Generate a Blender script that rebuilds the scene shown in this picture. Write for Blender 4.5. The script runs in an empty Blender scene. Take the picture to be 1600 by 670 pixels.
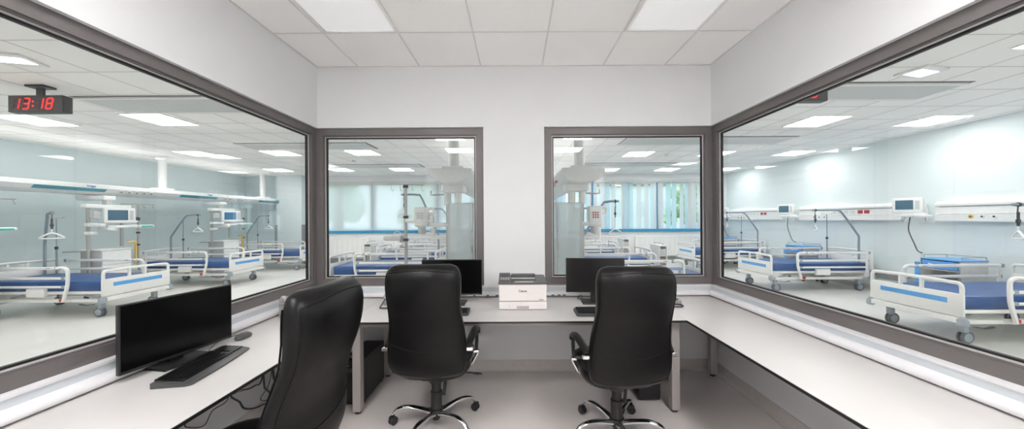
import bpy, bmesh, math, random
from mathutils import Matrix, Vector
random.seed(7)
C = bpy.context.scene
COL = C.collection
PI = math.pi

# ------------------------------------------------------------------ camera, world, exposure
CEIL = 3.0
cam_data = bpy.data.cameras.new('camera')
cam = bpy.data.objects.new('camera', cam_data)
COL.objects.link(cam)
cam.location = (0, 0, 1.5)
cam.rotation_euler = (PI / 2, 0.0060, 0)
cam_data.sensor_width = 36.0
cam_data.lens = 521 / 1600 * 36
cam_data.shift_x = -5 / 1600
cam_data.shift_y = 6 / 1600
cam_data.clip_start = 0.05
C.camera = cam

WARD_LAMP = 8.5
OFFICE_LAMP = 0.12        # front pair, switched low
REAR_LAMP = 17.0          # rear pairs, lit
SKY = 1.35
C.view_settings.view_transform = 'Standard'
C.view_settings.look = 'None'
C.view_settings.exposure = 1.12
C.view_settings.gamma = 1.0
C.view_settings.use_curve_mapping = False
C.cycles.use_denoising = True
C.cycles.max_bounces = 14
C.cycles.diffuse_bounces = 9
C.cycles.transparent_max_bounces = 24
C.cycles.caustics_reflective = False
C.cycles.caustics_refractive = False
C.cycles.sample_clamp_indirect = 6.0

w = bpy.data.worlds.new('sky'); C.world = w
w.use_nodes = True
nt = w.node_tree
bg = nt.nodes['Background']
tc = nt.nodes.new('ShaderNodeTexCoord')
sp = nt.nodes.new('ShaderNodeSeparateXYZ')
rp = nt.nodes.new('ShaderNodeValToRGB')
nt.links.new(tc.outputs['Generated'], sp.inputs[0])
nt.links.new(sp.outputs['Z'], rp.inputs[0])
rp.color_ramp.elements[0].color = (0.80, 0.86, 0.90, 1)
rp.color_ramp.elements[1].position = 0.5
rp.color_ramp.elements[1].color = (0.62, 0.80, 1.0, 1)
nt.links.new(rp.outputs[0], bg.inputs['Color'])
bg.inputs['Strength'].default_value = SKY

# ------------------------------------------------------------------ materials
MATS = {}
def mat(name, col, rough=0.5, metal=0.0, var=0.04, scale=30.0, bump=0.0, coat=0.0, spec=0.5, bscale=None):
    if name in MATS: return MATS[name]
    m = bpy.data.materials.new(name); m.use_nodes = True
    t = m.node_tree; b = t.nodes['Principled BSDF']
    b.inputs['Roughness'].default_value = rough
    b.inputs['Metallic'].default_value = metal
    b.inputs['Coat Weight'].default_value = coat
    b.inputs['Specular IOR Level'].default_value = spec
    co = t.nodes.new('ShaderNodeTexCoord')
    n = t.nodes.new('ShaderNodeTexNoise'); n.inputs['Scale'].default_value = scale; n.inputs['Detail'].default_value = 3
    t.links.new(co.outputs['Object'], n.inputs['Vector'])
    r = t.nodes.new('ShaderNodeValToRGB')
    r.color_ramp.elements[0].position = 0.3; r.color_ramp.elements[1].position = 0.7
    r.color_ramp.elements[0].color = tuple(max(0, c * (1 - var)) for c in col) + (1,)
    r.color_ramp.elements[1].color = tuple(min(1, c * (1 + var)) for c in col) + (1,)
    t.links.new(n.outputs['Fac'], r.inputs[0])
    t.links.new(r.outputs[0], b.inputs['Base Color'])
    if bump:
        n2 = t.nodes.new('ShaderNodeTexNoise'); n2.inputs['Scale'].default_value = bscale or scale * 4; n2.inputs['Detail'].default_value = 2
        t.links.new(co.outputs['Object'], n2.inputs['Vector'])
        bp = t.nodes.new('ShaderNodeBump'); bp.inputs['Strength'].default_value = bump; bp.inputs['Distance'].default_value = 0.004
        t.links.new(n2.outputs['Fac'], bp.inputs['Height']); t.links.new(bp.outputs[0], b.inputs['Normal'])
    MATS[name] = m
    return m

def emat(name, col, strength):
    if name in MATS: return MATS[name]
    m = bpy.data.materials.new(name); m.use_nodes = True
    t = m.node_tree; b = t.nodes['Principled BSDF']
    b.inputs['Base Color'].default_value = (0.8, 0.8, 0.8, 1)
    b.inputs['Emission Color'].default_value = col + (1,)
    b.inputs['Emission Strength'].default_value = strength
    MATS[name] = m
    return m

def glassmat(name, tint, refl=1.0, rough=0.0, haze=0.0, hazecol=(0.9, 0.95, 0.95)):
    m = bpy.data.materials.new(name); m.use_nodes = True
    t = m.node_tree; t.nodes.clear()
    out = t.nodes.new('ShaderNodeOutputMaterial')
    tr = t.nodes.new('ShaderNodeBsdfTransparent'); tr.inputs[0].default_value = tint + (1,)
    gl = t.nodes.new('ShaderNodeBsdfGlossy'); gl.inputs['Roughness'].default_value = rough
    gl.inputs['Color'].default_value = (refl, refl, refl, 1)
    fr = t.nodes.new('ShaderNodeFresnel')
    ge = t.nodes.new('ShaderNodeNewGeometry'); mm = t.nodes.new('ShaderNodeMath'); mm.operation = 'MULTIPLY_ADD'
    mm.inputs[1].default_value = 1/1.5 - 1.5; mm.inputs[2].default_value = 1.5   # same reflection from both faces of the pane
    t.links.new(ge.outputs['Backfacing'], mm.inputs[0]); t.links.new(mm.outputs[0], fr.inputs['IOR'])
    mx = t.nodes.new('ShaderNodeMixShader')
    t.links.new(fr.outputs[0], mx.inputs[0])
    if haze:
        df = t.nodes.new('ShaderNodeBsdfDiffuse'); df.inputs[0].default_value = hazecol + (1,)
        tl = t.nodes.new('ShaderNodeBsdfTranslucent'); tl.inputs[0].default_value = hazecol + (1,)
        ad = t.nodes.new('ShaderNodeMixShader'); ad.inputs[0].default_value = 0.5
        t.links.new(df.outputs[0], ad.inputs[1]); t.links.new(tl.outputs[0], ad.inputs[2])
        m2 = t.nodes.new('ShaderNodeMixShader'); m2.inputs[0].default_value = haze
        t.links.new(tr.outputs[0], m2.inputs[1]); t.links.new(ad.outputs[0], m2.inputs[2])
        t.links.new(m2.outputs[0], mx.inputs[1])
    else:
        t.links.new(tr.outputs[0], mx.inputs[1])
    t.links.new(gl.outputs[0], mx.inputs[2])
    t.links.new(mx.outputs[0], out.inputs[0])
    MATS[name] = m
    return m

def floormat(name, col, speck):
    m = mat(name, col, 0.42, 0, 0.03, 3.0)
    t = m.node_tree; b = t.nodes['Principled BSDF']
    old = b.inputs['Base Color'].links[0].from_socket
    co = t.nodes.new('ShaderNodeTexCoord')
    v = t.nodes.new('ShaderNodeTexVoronoi'); v.inputs['Scale'].default_value = 55
    t.links.new(co.outputs['Object'], v.inputs['Vector'])
    r = t.nodes.new('ShaderNodeValToRGB'); r.color_ramp.interpolation = 'EASE'
    r.color_ramp.elements[0].position = 0.09; r.color_ramp.elements[0].color = (1, 1, 1, 1)
    r.color_ramp.elements[1].position = 0.16; r.color_ramp.elements[1].color = (0, 0, 0, 1)
    t.links.new(v.outputs['Distance'], r.inputs[0])
    n = t.nodes.new('ShaderNodeTexNoise'); n.inputs['Scale'].default_value = 38
    t.links.new(co.outputs['Object'], n.inputs['Vector'])
    r2 = t.nodes.new('ShaderNodeValToRGB')
    r2.color_ramp.elements[0].position = 0.5; r2.color_ramp.elements[1].position = 0.62
    t.links.new(n.outputs['Fac'], r2.inputs[0])
    mu = t.nodes.new('ShaderNodeMath'); mu.operation = 'MULTIPLY'
    t.links.new(r.outputs[0], mu.inputs[0]); t.links.new(r2.outputs[0], mu.inputs[1])
    mx = t.nodes.new('ShaderNodeMix'); mx.data_type = 'RGBA'
    t.links.new(mu.outputs[0], mx.inputs[0])
    t.links.new(old, mx.inputs[6]); mx.inputs[7].default_value = speck + (1,)
    t.links.new(mx.outputs[2], b.inputs['Base Color'])
    return m

M_WALL = mat('white_wall_paint', (0.77, 0.775, 0.785), 0.7, 0, 0.01, 4, 0, 0, 0.3)
M_WARD = mat('pale_blue_wall_paint', (0.72, 0.79, 0.80), 0.7, 0, 0.012, 3, 0, 0, 0.25)
M_TEAL = mat('pale_teal_wall_panel', (0.63, 0.72, 0.735), 0.3, 0, 0.02, 2)
M_CEIL = mat('ceiling_tile', (0.95, 0.94, 0.935), 0.85, 0, 0.015, 2, 0.05, 0, 0.2, 250)
M_CEILW = mat('ward_ceiling_tile', (0.93, 0.92, 0.905), 0.85, 0, 0.012, 2, 0.05, 0, 0.2, 250)
M_GRID = mat('ceiling_grid_bar', (0.72, 0.70, 0.69), 0.5, 0, 0.02, 10)
M_GRIDW = mat('ward_grid_bar', (0.62, 0.61, 0.59), 0.6, 0, 0.02, 10)
M_FRAME = mat('warm_grey_window_frame', (0.165, 0.15, 0.148), 0.42, 0.15, 0.04, 8)
M_BEAD = mat('light_glazing_bead', (0.62, 0.60, 0.60), 0.4, 0.2)
M_GASKET = mat('black_gasket', (0.006, 0.006, 0.007), 0.5)
M_FLOOR = floormat('speckled_vinyl_floor', (0.70, 0.65, 0.63), (0.24, 0.21, 0.20))
M_FLOORW = floormat('ward_vinyl_floor', (0.66, 0.655, 0.63), (0.50, 0.47, 0.46))
M_UPST = mat('vinyl_upstand', (0.56, 0.52, 0.50), 0.45)
M_BUMP = mat('grey_wall_bumper', (0.30, 0.30, 0.30), 0.5)
M_DESK = mat('white_desk_laminate', (0.575, 0.555, 0.547), 0.38, 0, 0.01, 6)
M_BLACKEDGE = mat('black_laminate_core', (0.012, 0.012, 0.012), 0.4)
M_STEELG = mat('grey_lacquered_steel', (0.42, 0.39, 0.375), 0.4, 0.2, 0.02)
M_TRUNK = mat('white_cable_trunking', (0.74, 0.73, 0.75), 0.3, 0, 0.01)
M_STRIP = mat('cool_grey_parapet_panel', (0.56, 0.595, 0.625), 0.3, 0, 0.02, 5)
M_LEATHER = mat('black_leather', (0.005, 0.0048, 0.005), 0.36, 0, 0.15, 40, 0.05, 0, 0.22, 350)
M_PIPE = mat('black_piping', (0.004, 0.004, 0.004), 0.42, 0, 0.04, 30, 0, 0, 0.2)
M_PLASTIC = mat('black_plastic', (0.014, 0.014, 0.015), 0.42, 0, 0.08)
M_KEYBODY = mat('dark_grey_plastic', (0.06, 0.06, 0.062), 0.45, 0, 0.05)
M_KEY = mat('black_keycaps', (0.008, 0.008, 0.009), 0.3)
M_SCREEN = mat('black_monitor_panel', (0.003, 0.003, 0.0035), 0.2, 0, 0.02, 30, 0, 0, 0.2)
M_SCREENM = mat('matt_monitor_panel', (0.012, 0.011, 0.011), 0.28, 0, 0.02)
M_CHROME = mat('chrome', (0.82, 0.82, 0.83), 0.1, 1.0, 0.01)
M_STEEL = mat('brushed_steel', (0.50, 0.49, 0.47), 0.3, 0.9, 0.04)
M_PRINTER = mat('printer_white', (0.76, 0.72, 0.71), 0.5, 0, 0.01)
M_PRTOP = mat('printer_charcoal', (0.09, 0.09, 0.095), 0.45)
M_PRGREY = mat('printer_grey', (0.40, 0.37, 0.365), 0.5)
M_INK = mat('black_lettering', (0.01, 0.01, 0.01), 0.5)
M_BEDW = mat('bed_white_enamel', (0.83, 0.82, 0.80), 0.35, 0, 0.01)
M_BEDGREY = mat('bed_grey_plastic', (0.33, 0.37, 0.41), 0.5)
M_WHEEL = mat('grey_caster_rubber', (0.13, 0.14, 0.155), 0.55)
M_DARK = mat('dark_grey_rubber', (0.05, 0.05, 0.055), 0.6)
M_MATT = mat('navy_mattress_vinyl', (0.012, 0.07, 0.235), 0.38, 0, 0.06, 8, 0.25, 0, 0.5, 9)
M_STRIPE = mat('sky_blue_panel', (0.11, 0.38, 0.78), 0.4)
M_BLUECAB = mat('blue_cabinet_laminate', (0.10, 0.34, 0.74), 0.4)
M_CABW = mat('cabinet_light_grey', (0.66, 0.66, 0.65), 0.45)
M_POLE = mat('blue_grey_pole', (0.30, 0.35, 0.40), 0.35, 0.3)
M_MEDW = mat('medical_white_plastic', (0.80, 0.81, 0.80), 0.35)
M_MEDG = mat('medical_light_grey', (0.55, 0.56, 0.56), 0.4)
M_TEALP = mat('teal_panel', (0.035, 0.28, 0.36), 0.35)
M_GREEN = mat('mint_green_plastic', (0.03, 0.52, 0.42), 0.4)
M_YELLOW = mat('yellow_hose', (0.75, 0.45, 0.02), 0.45)
M_RED = mat('red_socket', (0.42, 0.02, 0.025), 0.4)
M_REDB = mat('red_knob', (0.6, 0.02, 0.02), 0.4)
M_BLUE = mat('blue_sill', (0.02, 0.27, 0.47), 0.35)
M_LOGO = mat('blue_lettering', (0.01, 0.07, 0.35), 0.4)
M_RAD = mat('radiator_white', (0.82, 0.82, 0.81), 0.4)
M_PANEL = mat('grey_ceiling_panel', (0.58, 0.60, 0.60), 0.5)
M_RECESS = mat('panel_gap_dark', (0.16, 0.155, 0.14), 0.8)
M_MSCREEN = mat('slate_blue_display', (0.045, 0.13, 0.20), 0.12)
M_MSCREENB = mat('blue_lit_display', (0.03, 0.17, 0.33), 0.15)
M_SILVER = mat('silver_phone_plastic', (0.36, 0.355, 0.36), 0.35, 0.3)
M_GRASS = mat('lawn_green', (0.25, 0.38, 0.16), 0.9, 0, 0.3, 2)
M_LEAF = mat('leaf_green', (0.42, 0.52, 0.33), 0.9, 0, 0.4, 3)
M_BARK = mat('grey_bark', (0.25, 0.21, 0.18), 0.9, 0, 0.3, 10)
M_HOUSE = mat('pale_render', (0.70, 0.70, 0.68), 0.8)
M_GLASS = glassmat('clear_office_glass', (0.993, 0.996, 0.996), 0.6)
M_GLASSO = glassmat('outer_window_glass', (0.95, 0.98, 0.99))
M_FROST = glassmat('frosted_screen_glass', (0.86, 0.91, 0.91), 0.8, 0.25, 0.6, (0.88, 0.93, 0.93))
M_SHEER = glassmat('sheer_white_slat', (0.94, 0.96, 0.97), 0.3, 0.5, 0.62, (0.90, 0.93, 0.94))
M_BLINDB = glassmat('pale_blue_slat', (0.82, 0.92, 0.96), 0.3, 0.5, 0.66, (0.78, 0.89, 0.94))
M_BLINDW = glassmat('grey_white_slat', (0.85, 0.86, 0.88), 0.3, 0.5, 0.72, (0.90, 0.91, 0.93))
M_LAMP = emat('ward_lamp_diffuser', (1.0, 0.985, 0.96), WARD_LAMP)
M_LAMPF = mat('lamp_frame_white', (0.80, 0.79, 0.79), 0.4)
M_LED = emat('red_led_segment', (1.0, 0.012, 0.012), 1.1)
M_LED.node_tree.nodes['Principled BSDF'].inputs['Base Color'].default_value = (0.25, 0.005, 0.005, 1)
M_LEDOFF = mat('unlit_segment', (0.055, 0.006, 0.006), 0.4)
M_UPLIGHT = emat('warm_strip_light', (1.0, 0.86, 0.66), 0.4)
M_BEAMFILL = emat('added_beam_fill_light', (1.0, 0.97, 0.93), 2.0)  # added fill light on the beam tops, brightens the ward ceiling
M_EMER = emat('cool_led_window', (0.85, 0.95, 1.0), 1.1)

# office lamp diffuser: prismatic cells
M_DIFFR = emat('lit_office_lamp_diffuser', (1.0, 0.985, 0.97), REAR_LAMP)
m = emat('office_lamp_diffuser', (0.96, 0.98, 1.0), OFFICE_LAMP); M_DIFF = m
t = m.node_tree; b = t.nodes['Principled BSDF']
co = t.nodes.new('ShaderNodeTexCoord'); v = t.nodes.new('ShaderNodeTexVoronoi'); v.inputs['Scale'].default_value = 60
v.inputs['Randomness'].default_value = 0.0
t.links.new(co.outputs['Object'], v.inputs['Vector'])
bp = t.nodes.new('ShaderNodeBump'); bp.inputs['Strength'].default_value = 0.4; bp.inputs['Distance'].default_value = 0.004
t.links.new(v.outputs['Distance'], bp.inputs['Height']); t.links.new(bp.outputs[0], b.inputs['Normal'])

# ------------------------------------------------------------------ mesh builder
class MB:
    def __init__(s): s.v = []; s.f = []; s.M = None
    def _add(s, vs, fs):
        o = len(s.v)
        for p in vs:
            p = Vector(p)
            s.v.append(s.M @ p if s.M else p)
        s.f += [tuple(i + o for i in f) for f in fs]
    def box(s, x0, x1, y0, y1, z0, z1):
        s._add([(x0,y0,z0),(x1,y0,z0),(x1,y1,z0),(x0,y1,z0),(x0,y0,z1),(x1,y0,z1),(x1,y1,z1),(x0,y1,z1)],
               [(0,3,2,1),(4,5,6,7),(0,1,5,4),(1,2,6,5),(2,3,7,6),(3,0,4,7)])
        return s
    def rbox(s, x0, x1, y0, y1, z0, z1, r=0.01, seg=2):
        bm = bmesh.new(); bmesh.ops.create_cube(bm, size=1)
        for q in bm.verts:
            q.co = Vector(((x0+x1)/2 + q.co.x*(x1-x0), (y0+y1)/2 + q.co.y*(y1-y0), (z0+z1)/2 + q.co.z*(z1-z0)))
        r = min(r, 0.49*min(x1-x0, y1-y0, z1-z0))
        bmesh.ops.bevel(bm, geom=list(bm.edges), offset=r, segments=seg, profile=0.5, affect='EDGES')
        bm.verts.index_update()
        s._add([q.co.copy() for q in bm.verts], [tuple(q.index for q in f.verts) for f in bm.faces]); bm.free()
        return s
    def prism(s, poly, axis, a, b):
        n = len(poly)
        def P(p, t):
            return {'x': (t,p[0],p[1]), 'y': (p[0],t,p[1]), 'z': (p[0],p[1],t)}[axis]
        vs = [P(p,a) for p in poly] + [P(p,b) for p in poly]
        fs = [tuple(range(n-1,-1,-1)), tuple(range(n,2*n))] + [(i,(i+1)%n,n+(i+1)%n,n+i) for i in range(n)]
        s._add(vs, fs); return s
    def loft(s, loops, closed=False, caps=True):
        n = len(loops[0]); L = len(loops)
        vs = [p for l in loops for p in l]; fs = []
        for j in range(L if closed else L-1):
            for i in range(n):
                k = (j+1) % L
                fs.append((j*n+i, j*n+(i+1)%n, k*n+(i+1)%n, k*n+i))
        if caps and not closed:
            fs.append(tuple(range(n-1,-1,-1))); fs.append(tuple((L-1)*n+i for i in range(n)))
        s._add(vs, fs); return s
    def tube(s, pts, r, n=8, closed=False, flat=None):
        pts = [Vector(p) for p in pts]; L = len(pts)
        rs = r if isinstance(r, (list, tuple)) else [r]*L
        loops = []; up = None
        for i, p in enumerate(pts):
            a = pts[i-1] if (i > 0 or closed) else p
            c = pts[(i+1) % L] if (i < L-1 or closed) else p
            d = (c-a)
            d = d.normalized() if d.length > 1e-9 else Vector((0,0,1))
            if up is None:
                up = Vector((0,0,1)) if abs(d.z) < 0.9 else Vector((1,0,0))
            up = (up - d*up.dot(d))
            up = up.normalized() if up.length > 1e-6 else d.orthogonal().normalized()
            sd = d.cross(up)
            k = flat or 1.0
            loops.append([p + up*(math.cos(2*PI*j/n)*rs[i]*k) + sd*(math.sin(2*PI*j/n)*rs[i]) for j in range(n)])
        return s.loft(loops, closed)
    def lathe(s, prof, o=(0,0,0), n=16, axis='z'):
        loops = []
        for (r, h) in prof:
            l = []
            for j in range(n):
                a, b_ = math.cos(2*PI*j/n)*r, math.sin(2*PI*j/n)*r
                q = {'z': (a,b_,h), 'x': (h,a,b_), 'y': (b_,h,a)}[axis]
                l.append((q[0]+o[0], q[1]+o[1], q[2]+o[2]))
            loops.append(l)
        return s.loft(loops)
    def build(s, name, m, parent=None, smooth=False, loc=None, rotz=0):
        me = bpy.data.meshes.new(name)
        me.from_pydata([tuple(p) for p in s.v], [], s.f)
        bm = bmesh.new(); bm.from_mesh(me); bmesh.ops.recalc_face_normals(bm, faces=list(bm.faces))
        if smooth:
            for f in bm.faces: f.smooth = True
            for e in bm.edges:
                if len(e.link_faces) == 2 and e.calc_face_angle(0) > 0.75: e.smooth = False
        bm.to_mesh(me); bm.free()
        me.materials.append(m)
        o = bpy.data.objects.new(name, me); COL.objects.link(o)
        if parent: o.parent = parent
        if loc: o.location = loc
        if rotz: o.rotation_euler = (0, 0, rotz)
        return o

def B(*a): return MB().box(*a)
def RB(*a, **k): return MB().rbox(*a, **k)
def tag(o, label, cat, group=None, kind=None):
    o['label'] = label; o['category'] = cat
    if group: o['group'] = group
    if kind: o['kind'] = kind
    return o
def thing(name, label, cat, loc=(0,0,0), rotz=0, group=None):
    o = bpy.data.objects.new(name, None); COL.objects.link(o); o.empty_display_size = 0.1
    o.location = loc; o.rotation_euler = (0, 0, rotz)
    return tag(o, label, cat, group)
def struct(name, mb, m, smooth=False, parent=None):
    o = mb.build(name, m, parent, smooth)
    if not parent: o['kind'] = 'structure'
    return o
def copy_tree(o, parent=None):
    c = o.copy(); COL.objects.link(c); c.parent = parent
    for ch in list(o.children): copy_tree(ch, c)
    return c
def dup(o, loc, rotz, label, group=None):
    c = copy_tree(o); c.location = loc; c.rotation_euler = (0, 0, rotz); c['label'] = label
    if group: c['group'] = group
    return c
def text(name, s, size, m, parent, loc, rot, ext=0.0008, align='CENTER', bold=0.0):
    cu = bpy.data.curves.new(name, 'FONT'); cu.body = s; cu.size = size; cu.extrude = ext; cu.offset = bold
    cu.align_x = align; cu.align_y = 'CENTER'
    cu.materials.append(m)
    f = bpy.data.objects.new('lettering_outline', cu)
    me = bpy.data.meshes.new_from_object(f); me.name = name
    bpy.data.objects.remove(f); bpy.data.curves.remove(cu)
    if not me.materials: me.materials.append(m)
    o = bpy.data.objects.new(name, me); COL.objects.link(o); o.parent = parent
    o.location = loc; o.rotation_euler = rot
    return o
def T(x, y, z): return Matrix.Translation((x, y, z))
def RZ(a): return Matrix.Rotation(a, 4, 'Z')
def spline(pts, n=6):
    P = [Vector(p) for p in pts]; out = []
    for i in range(len(P)-1):
        p0 = P[max(i-1,0)]; p1 = P[i]; p2 = P[i+1]; p3 = P[min(i+2,len(P)-1)]
        for k in range(n):
            t = k/n
            out.append(0.5*((2*p1)+(-p0+p2)*t+(2*p0-5*p1+4*p2-p3)*t*t+(-p0+3*p1-3*p2+p3)*t**3))
    out.append(P[-1]); return out

# ------------------------------------------------------------------ structure: the office
XL, XR, YB, YR = -1.943, 1.93, 3.28, -1.7      # inner wall faces
ZS, ZH = 0.835, 2.40                            # window sill and head
WT = 0.12
X0, X1 = -0.31, 0.29                            # the pier between the rear windows
SY0 = -0.6                                      # side windows run from here to the corner
RL, RR, RB_ = -9.3, 7.3, 11.5                   # ward walls
WY = -4.2                                       # ward rear end

wb = MB()
wb.box(XL-WT, XR+WT, YB, YB+WT, ZH, CEIL)
wb.box(XL-WT, XR+WT, YB, YB+WT, 0, ZS)
wb.box(X0, X1, YB, YB+WT, ZS, ZH)
struct('wall_back', wb, M_WALL)
for nm, xa, xb in (('wall_left', XL-WT, XL), ('wall_right', XR, XR+WT)):
    q = MB()
    q.box(xa, xb, YR, YB, ZH, CEIL); q.box(xa, xb, YR, YB, 0, ZS); q.box(xa, xb, YR, SY0, ZS, ZH)
    struct(nm, q, M_WALL)
struct('wall_rear', B(XL-WT, XR+WT, YR-WT, YR, 0, CEIL), M_WALL)
struct('floor', B(XL, XR, YR, YB, -0.05, 0), M_FLOOR)
struct('ceiling', B(XL-WT, XR+WT, YR-WT, YB+WT, CEIL, CEIL+0.05), M_CEIL)
# upstands of the floor vinyl
def upstand(name, x0, y0, x1, y1, nx, ny):
    q = MB(); prof = [(0,0),(0.03,0),(0.018,0.004),(0.009,0.014),(0.005,0.03),(0.005,0.11),(0,0.11)]
    la = [(x0+nx*p[0], y0+ny*p[0], p[1]) for p in prof]; lb = [(x1+nx*p[0], y1+ny*p[0], p[1]) for p in prof]
    q.loft([la, lb]); struct(name, q, M_UPST)
upstand('baseboard_back', XL, YB, XR, YB, 0, -1)
upstand('baseboard_left', XL, YR, XL, YB, 1, 0)
upstand('baseboard_right', XR, YR, XR, YB, -1, 0)

# ceiling grid of the office: exposed bars on a 0.6 m module
g = MB(); bw = 0.006
xs = [-0.33 + 0.602*k for k in range(-2, 4)]
ys = [YB - 0.6*k for k in range(1, 9)]
for x in xs: g.box(x-bw, x+bw, YR, YB, CEIL-0.004, CEIL)
for y in ys: g.box(XL, XR, y-bw, y+bw, CEIL-0.0035, CEIL)
g.box(XL, XL+0.012, YR, YB, CEIL-0.006, CEIL); g.box(XR-0.012, XR, YR, YB, CEIL-0.006, CEIL)
g.box(XL, XR, YB-0.012, YB, CEIL-0.006, CEIL)
struct('trim_1', g, M_GRID)

# windows of the office: frames recessed in the wall, bead, gasket and pane
def win(name, u0, u1, place):
    fw = 0.082; d0, d1 = 0.03, 0.09          # frame depth range behind the wall face
    def ring(a, da, db, w0, w1):
        q = MB()
        for (ua, ub, za, zb) in ((u0+w0, u1-w0, ZS+w0, ZS+w1), (u0+w0, u1-w0, ZH-w1, ZH-w0),
                                 (u0+w0, u0+w1, ZS+w1, ZH-w1), (u1-w1, u1-w0, ZS+w1, ZH-w1)):
            place(q, ua, ub, da, db, za, zb)
        return q
    fr = ring(0, d0, d1, 0.0, fw-0.014)
    root = struct(name, fr, M_FRAME)
    st = ring(0, d0+0.012, d1-0.004, fw-0.014, fw-0.004); o = st.build('sash', M_FRAME, root)
    bd = ring(0, d0+0.022, d0+0.045, fw-0.004, fw+0.003); bd.build('glazing_bead', M_BEAD, root)
    ga = ring(0, d0+0.030, d0+0.05, fw+0.003, fw+0.014); ga.build('gasket', M_GASKET, root)
    pn = MB(); place(pn, u0+fw, u1-fw, d0+0.036, d0+0.042, ZS+fw, ZH-fw); pn.build('pane', M_GLASS, root)
    return root
def plc_back(q, ua, ub, da, db, za, zb): q.box(ua, ub, YB+da, YB+db, za, zb)
def plc_left(q, ua, ub, da, db, za, zb): q.box(XL-db, XL-da, ua, ub, za, zb)
def plc_right(q, ua, ub, da, db, za, zb): q.box(XR+da, XR+db, ua, ub, za, zb)
win('window_1', SY0, YB+0.03, plc_left)
win('window_2', XL-0.03, X0, plc_back)
win('window_3', X1, XR+0.03, plc_back)
win('window_4', SY0, YB+0.03, plc_right)
# corner posts where the frames meet
struct('trim_2', B(XL-0.09, XL-0.03, YB+0.03, YB+0.09, ZS, ZH), M_FRAME)
struct('trim_3', B(XR+0.03, XR+0.09, YB+0.03, YB+0.09, ZS, ZH), M_FRAME)
# white sill lip under the frames
sl = MB()
for (p0, p1, n) in (((XL, SY0), (XL, YB), (1, 0)), ((XR, SY0), (XR, YB), (-1, 0)), ((XL, YB), (XR, YB), (0, -1))):
    prof = [(-0.029, 0.0045), (-0.029, -0.004), (0.007, -0.011), (0.007, 0.0015)]
    sl.loft([[(p0[0]+n[0]*a, p0[1]+n[1]*a, ZS+h) for a, h in prof], [(p1[0]+n[0]*a, p1[1]+n[1]*a, ZS+h) for a, h in prof]])
struct('trim_4', sl, M_TRUNK)
# rounded cable trunking along the wall above the desks
DZ = 0.735
def trunk(name, p0, p1, n):
    q = MB()
    prof = [(0, 0.010), (0.05, 0.010), (0.054, 0.015), (0.054, 0.027), (0.049, 0.040), (0.038, 0.049), (0.020, 0.052), (0, 0.052)]
    q.loft([[(p0[0]+n[0]*a, p0[1]+n[1]*a, DZ+h) for a, h in prof], [(p1[0]+n[0]*a, p1[1]+n[1]*a, DZ+h) for a, h in prof]])
    o = struct(name, q, M_TRUNK, True)
    return o
tb = trunk('trim_5', (XL, YB), (XR, YB), (0, -1))
trunk('trim_6', (XL, SY0), (XL, YB), (1, 0))
trunk('trim_7', (XR, SY0), (XR, YB), (-1, 0))
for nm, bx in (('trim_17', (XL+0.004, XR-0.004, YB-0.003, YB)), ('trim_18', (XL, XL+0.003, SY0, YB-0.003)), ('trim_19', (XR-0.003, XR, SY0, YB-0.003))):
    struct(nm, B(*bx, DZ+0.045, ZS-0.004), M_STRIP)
for x in (-1.2, -0.66, -0.40, -0.27, -0.18, 0.36, 0.42, 0.47, 0.98):
    RB(x-0.014, x+0.014, YB-0.057, YB-0.05, DZ+0.015, DZ+0.026, r=0.003).build('socket', M_DARK, tb)

# ------------------------------------------------------------------ structure: the ward round it
struct('wall_ward_left', B(RL-0.1, RL, WY, RB_, 0, CEIL), M_TEAL)
struct('wall_ward_right', B(RR, RR+0.1, WY, RB_, 0, CEIL), M_WARD)
struct('wall_ward_rear', B(RL-0.1, RR+0.1, WY-0.1, WY, 0, CEIL), M_WARD)
fw_ = MB()
fw_.box(RL, XL, WY, RB_, -0.05, 0); fw_.box(XR, RR, WY, RB_, -0.05, 0)
fw_.box(XL, XR, YB, RB_, -0.05, 0); fw_.box(XL, XR, WY, YR, -0.05, 0)
struct('floor_ward', fw_, M_FLOORW)
cw = MB()
cw.box(RL, XL-WT, WY, RB_, CEIL, CEIL+0.05); cw.box(XR+WT, RR, WY, RB_, CEIL, CEIL+0.05)
cw.box(XL-WT, XR+WT, YB+WT, RB_, CEIL, CEIL+0.05); cw.box(XL-WT, XR+WT, WY, YR-WT, CEIL, CEIL+0.05)
struct('ceiling_ward', cw, M_CEILW)
g = MB(); bw = 0.0045
def clear(x, y): return not (XL-WT-0.01 < x < XR+WT+0.01 and YR-WT-0.01 < y < YB+WT+0.01)
k = 0
x = -9.04
while x < RR:
    if XL-WT < x < XR+WT: g.box(x-bw, x+bw, YB+WT, RB_, CEIL-0.003, CEIL)
    else: g.box(x-bw, x+bw, WY, RB_, CEIL-0.003, CEIL)
    x += 0.6
y = 0.36
while y < RB_:
    if y < YB+WT:
        g.box(RL, XL-WT, y-bw, y+bw, CEIL-0.0025, CEIL); g.box(XR+WT, RR, y-bw, y+bw, CEIL-0.0025, CEIL)
    else: g.box(RL, RR, y-bw, y+bw, CEIL-0.0025, CEIL)
    y += 0.6
struct('trim_8', g, M_GRIDW)

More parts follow.
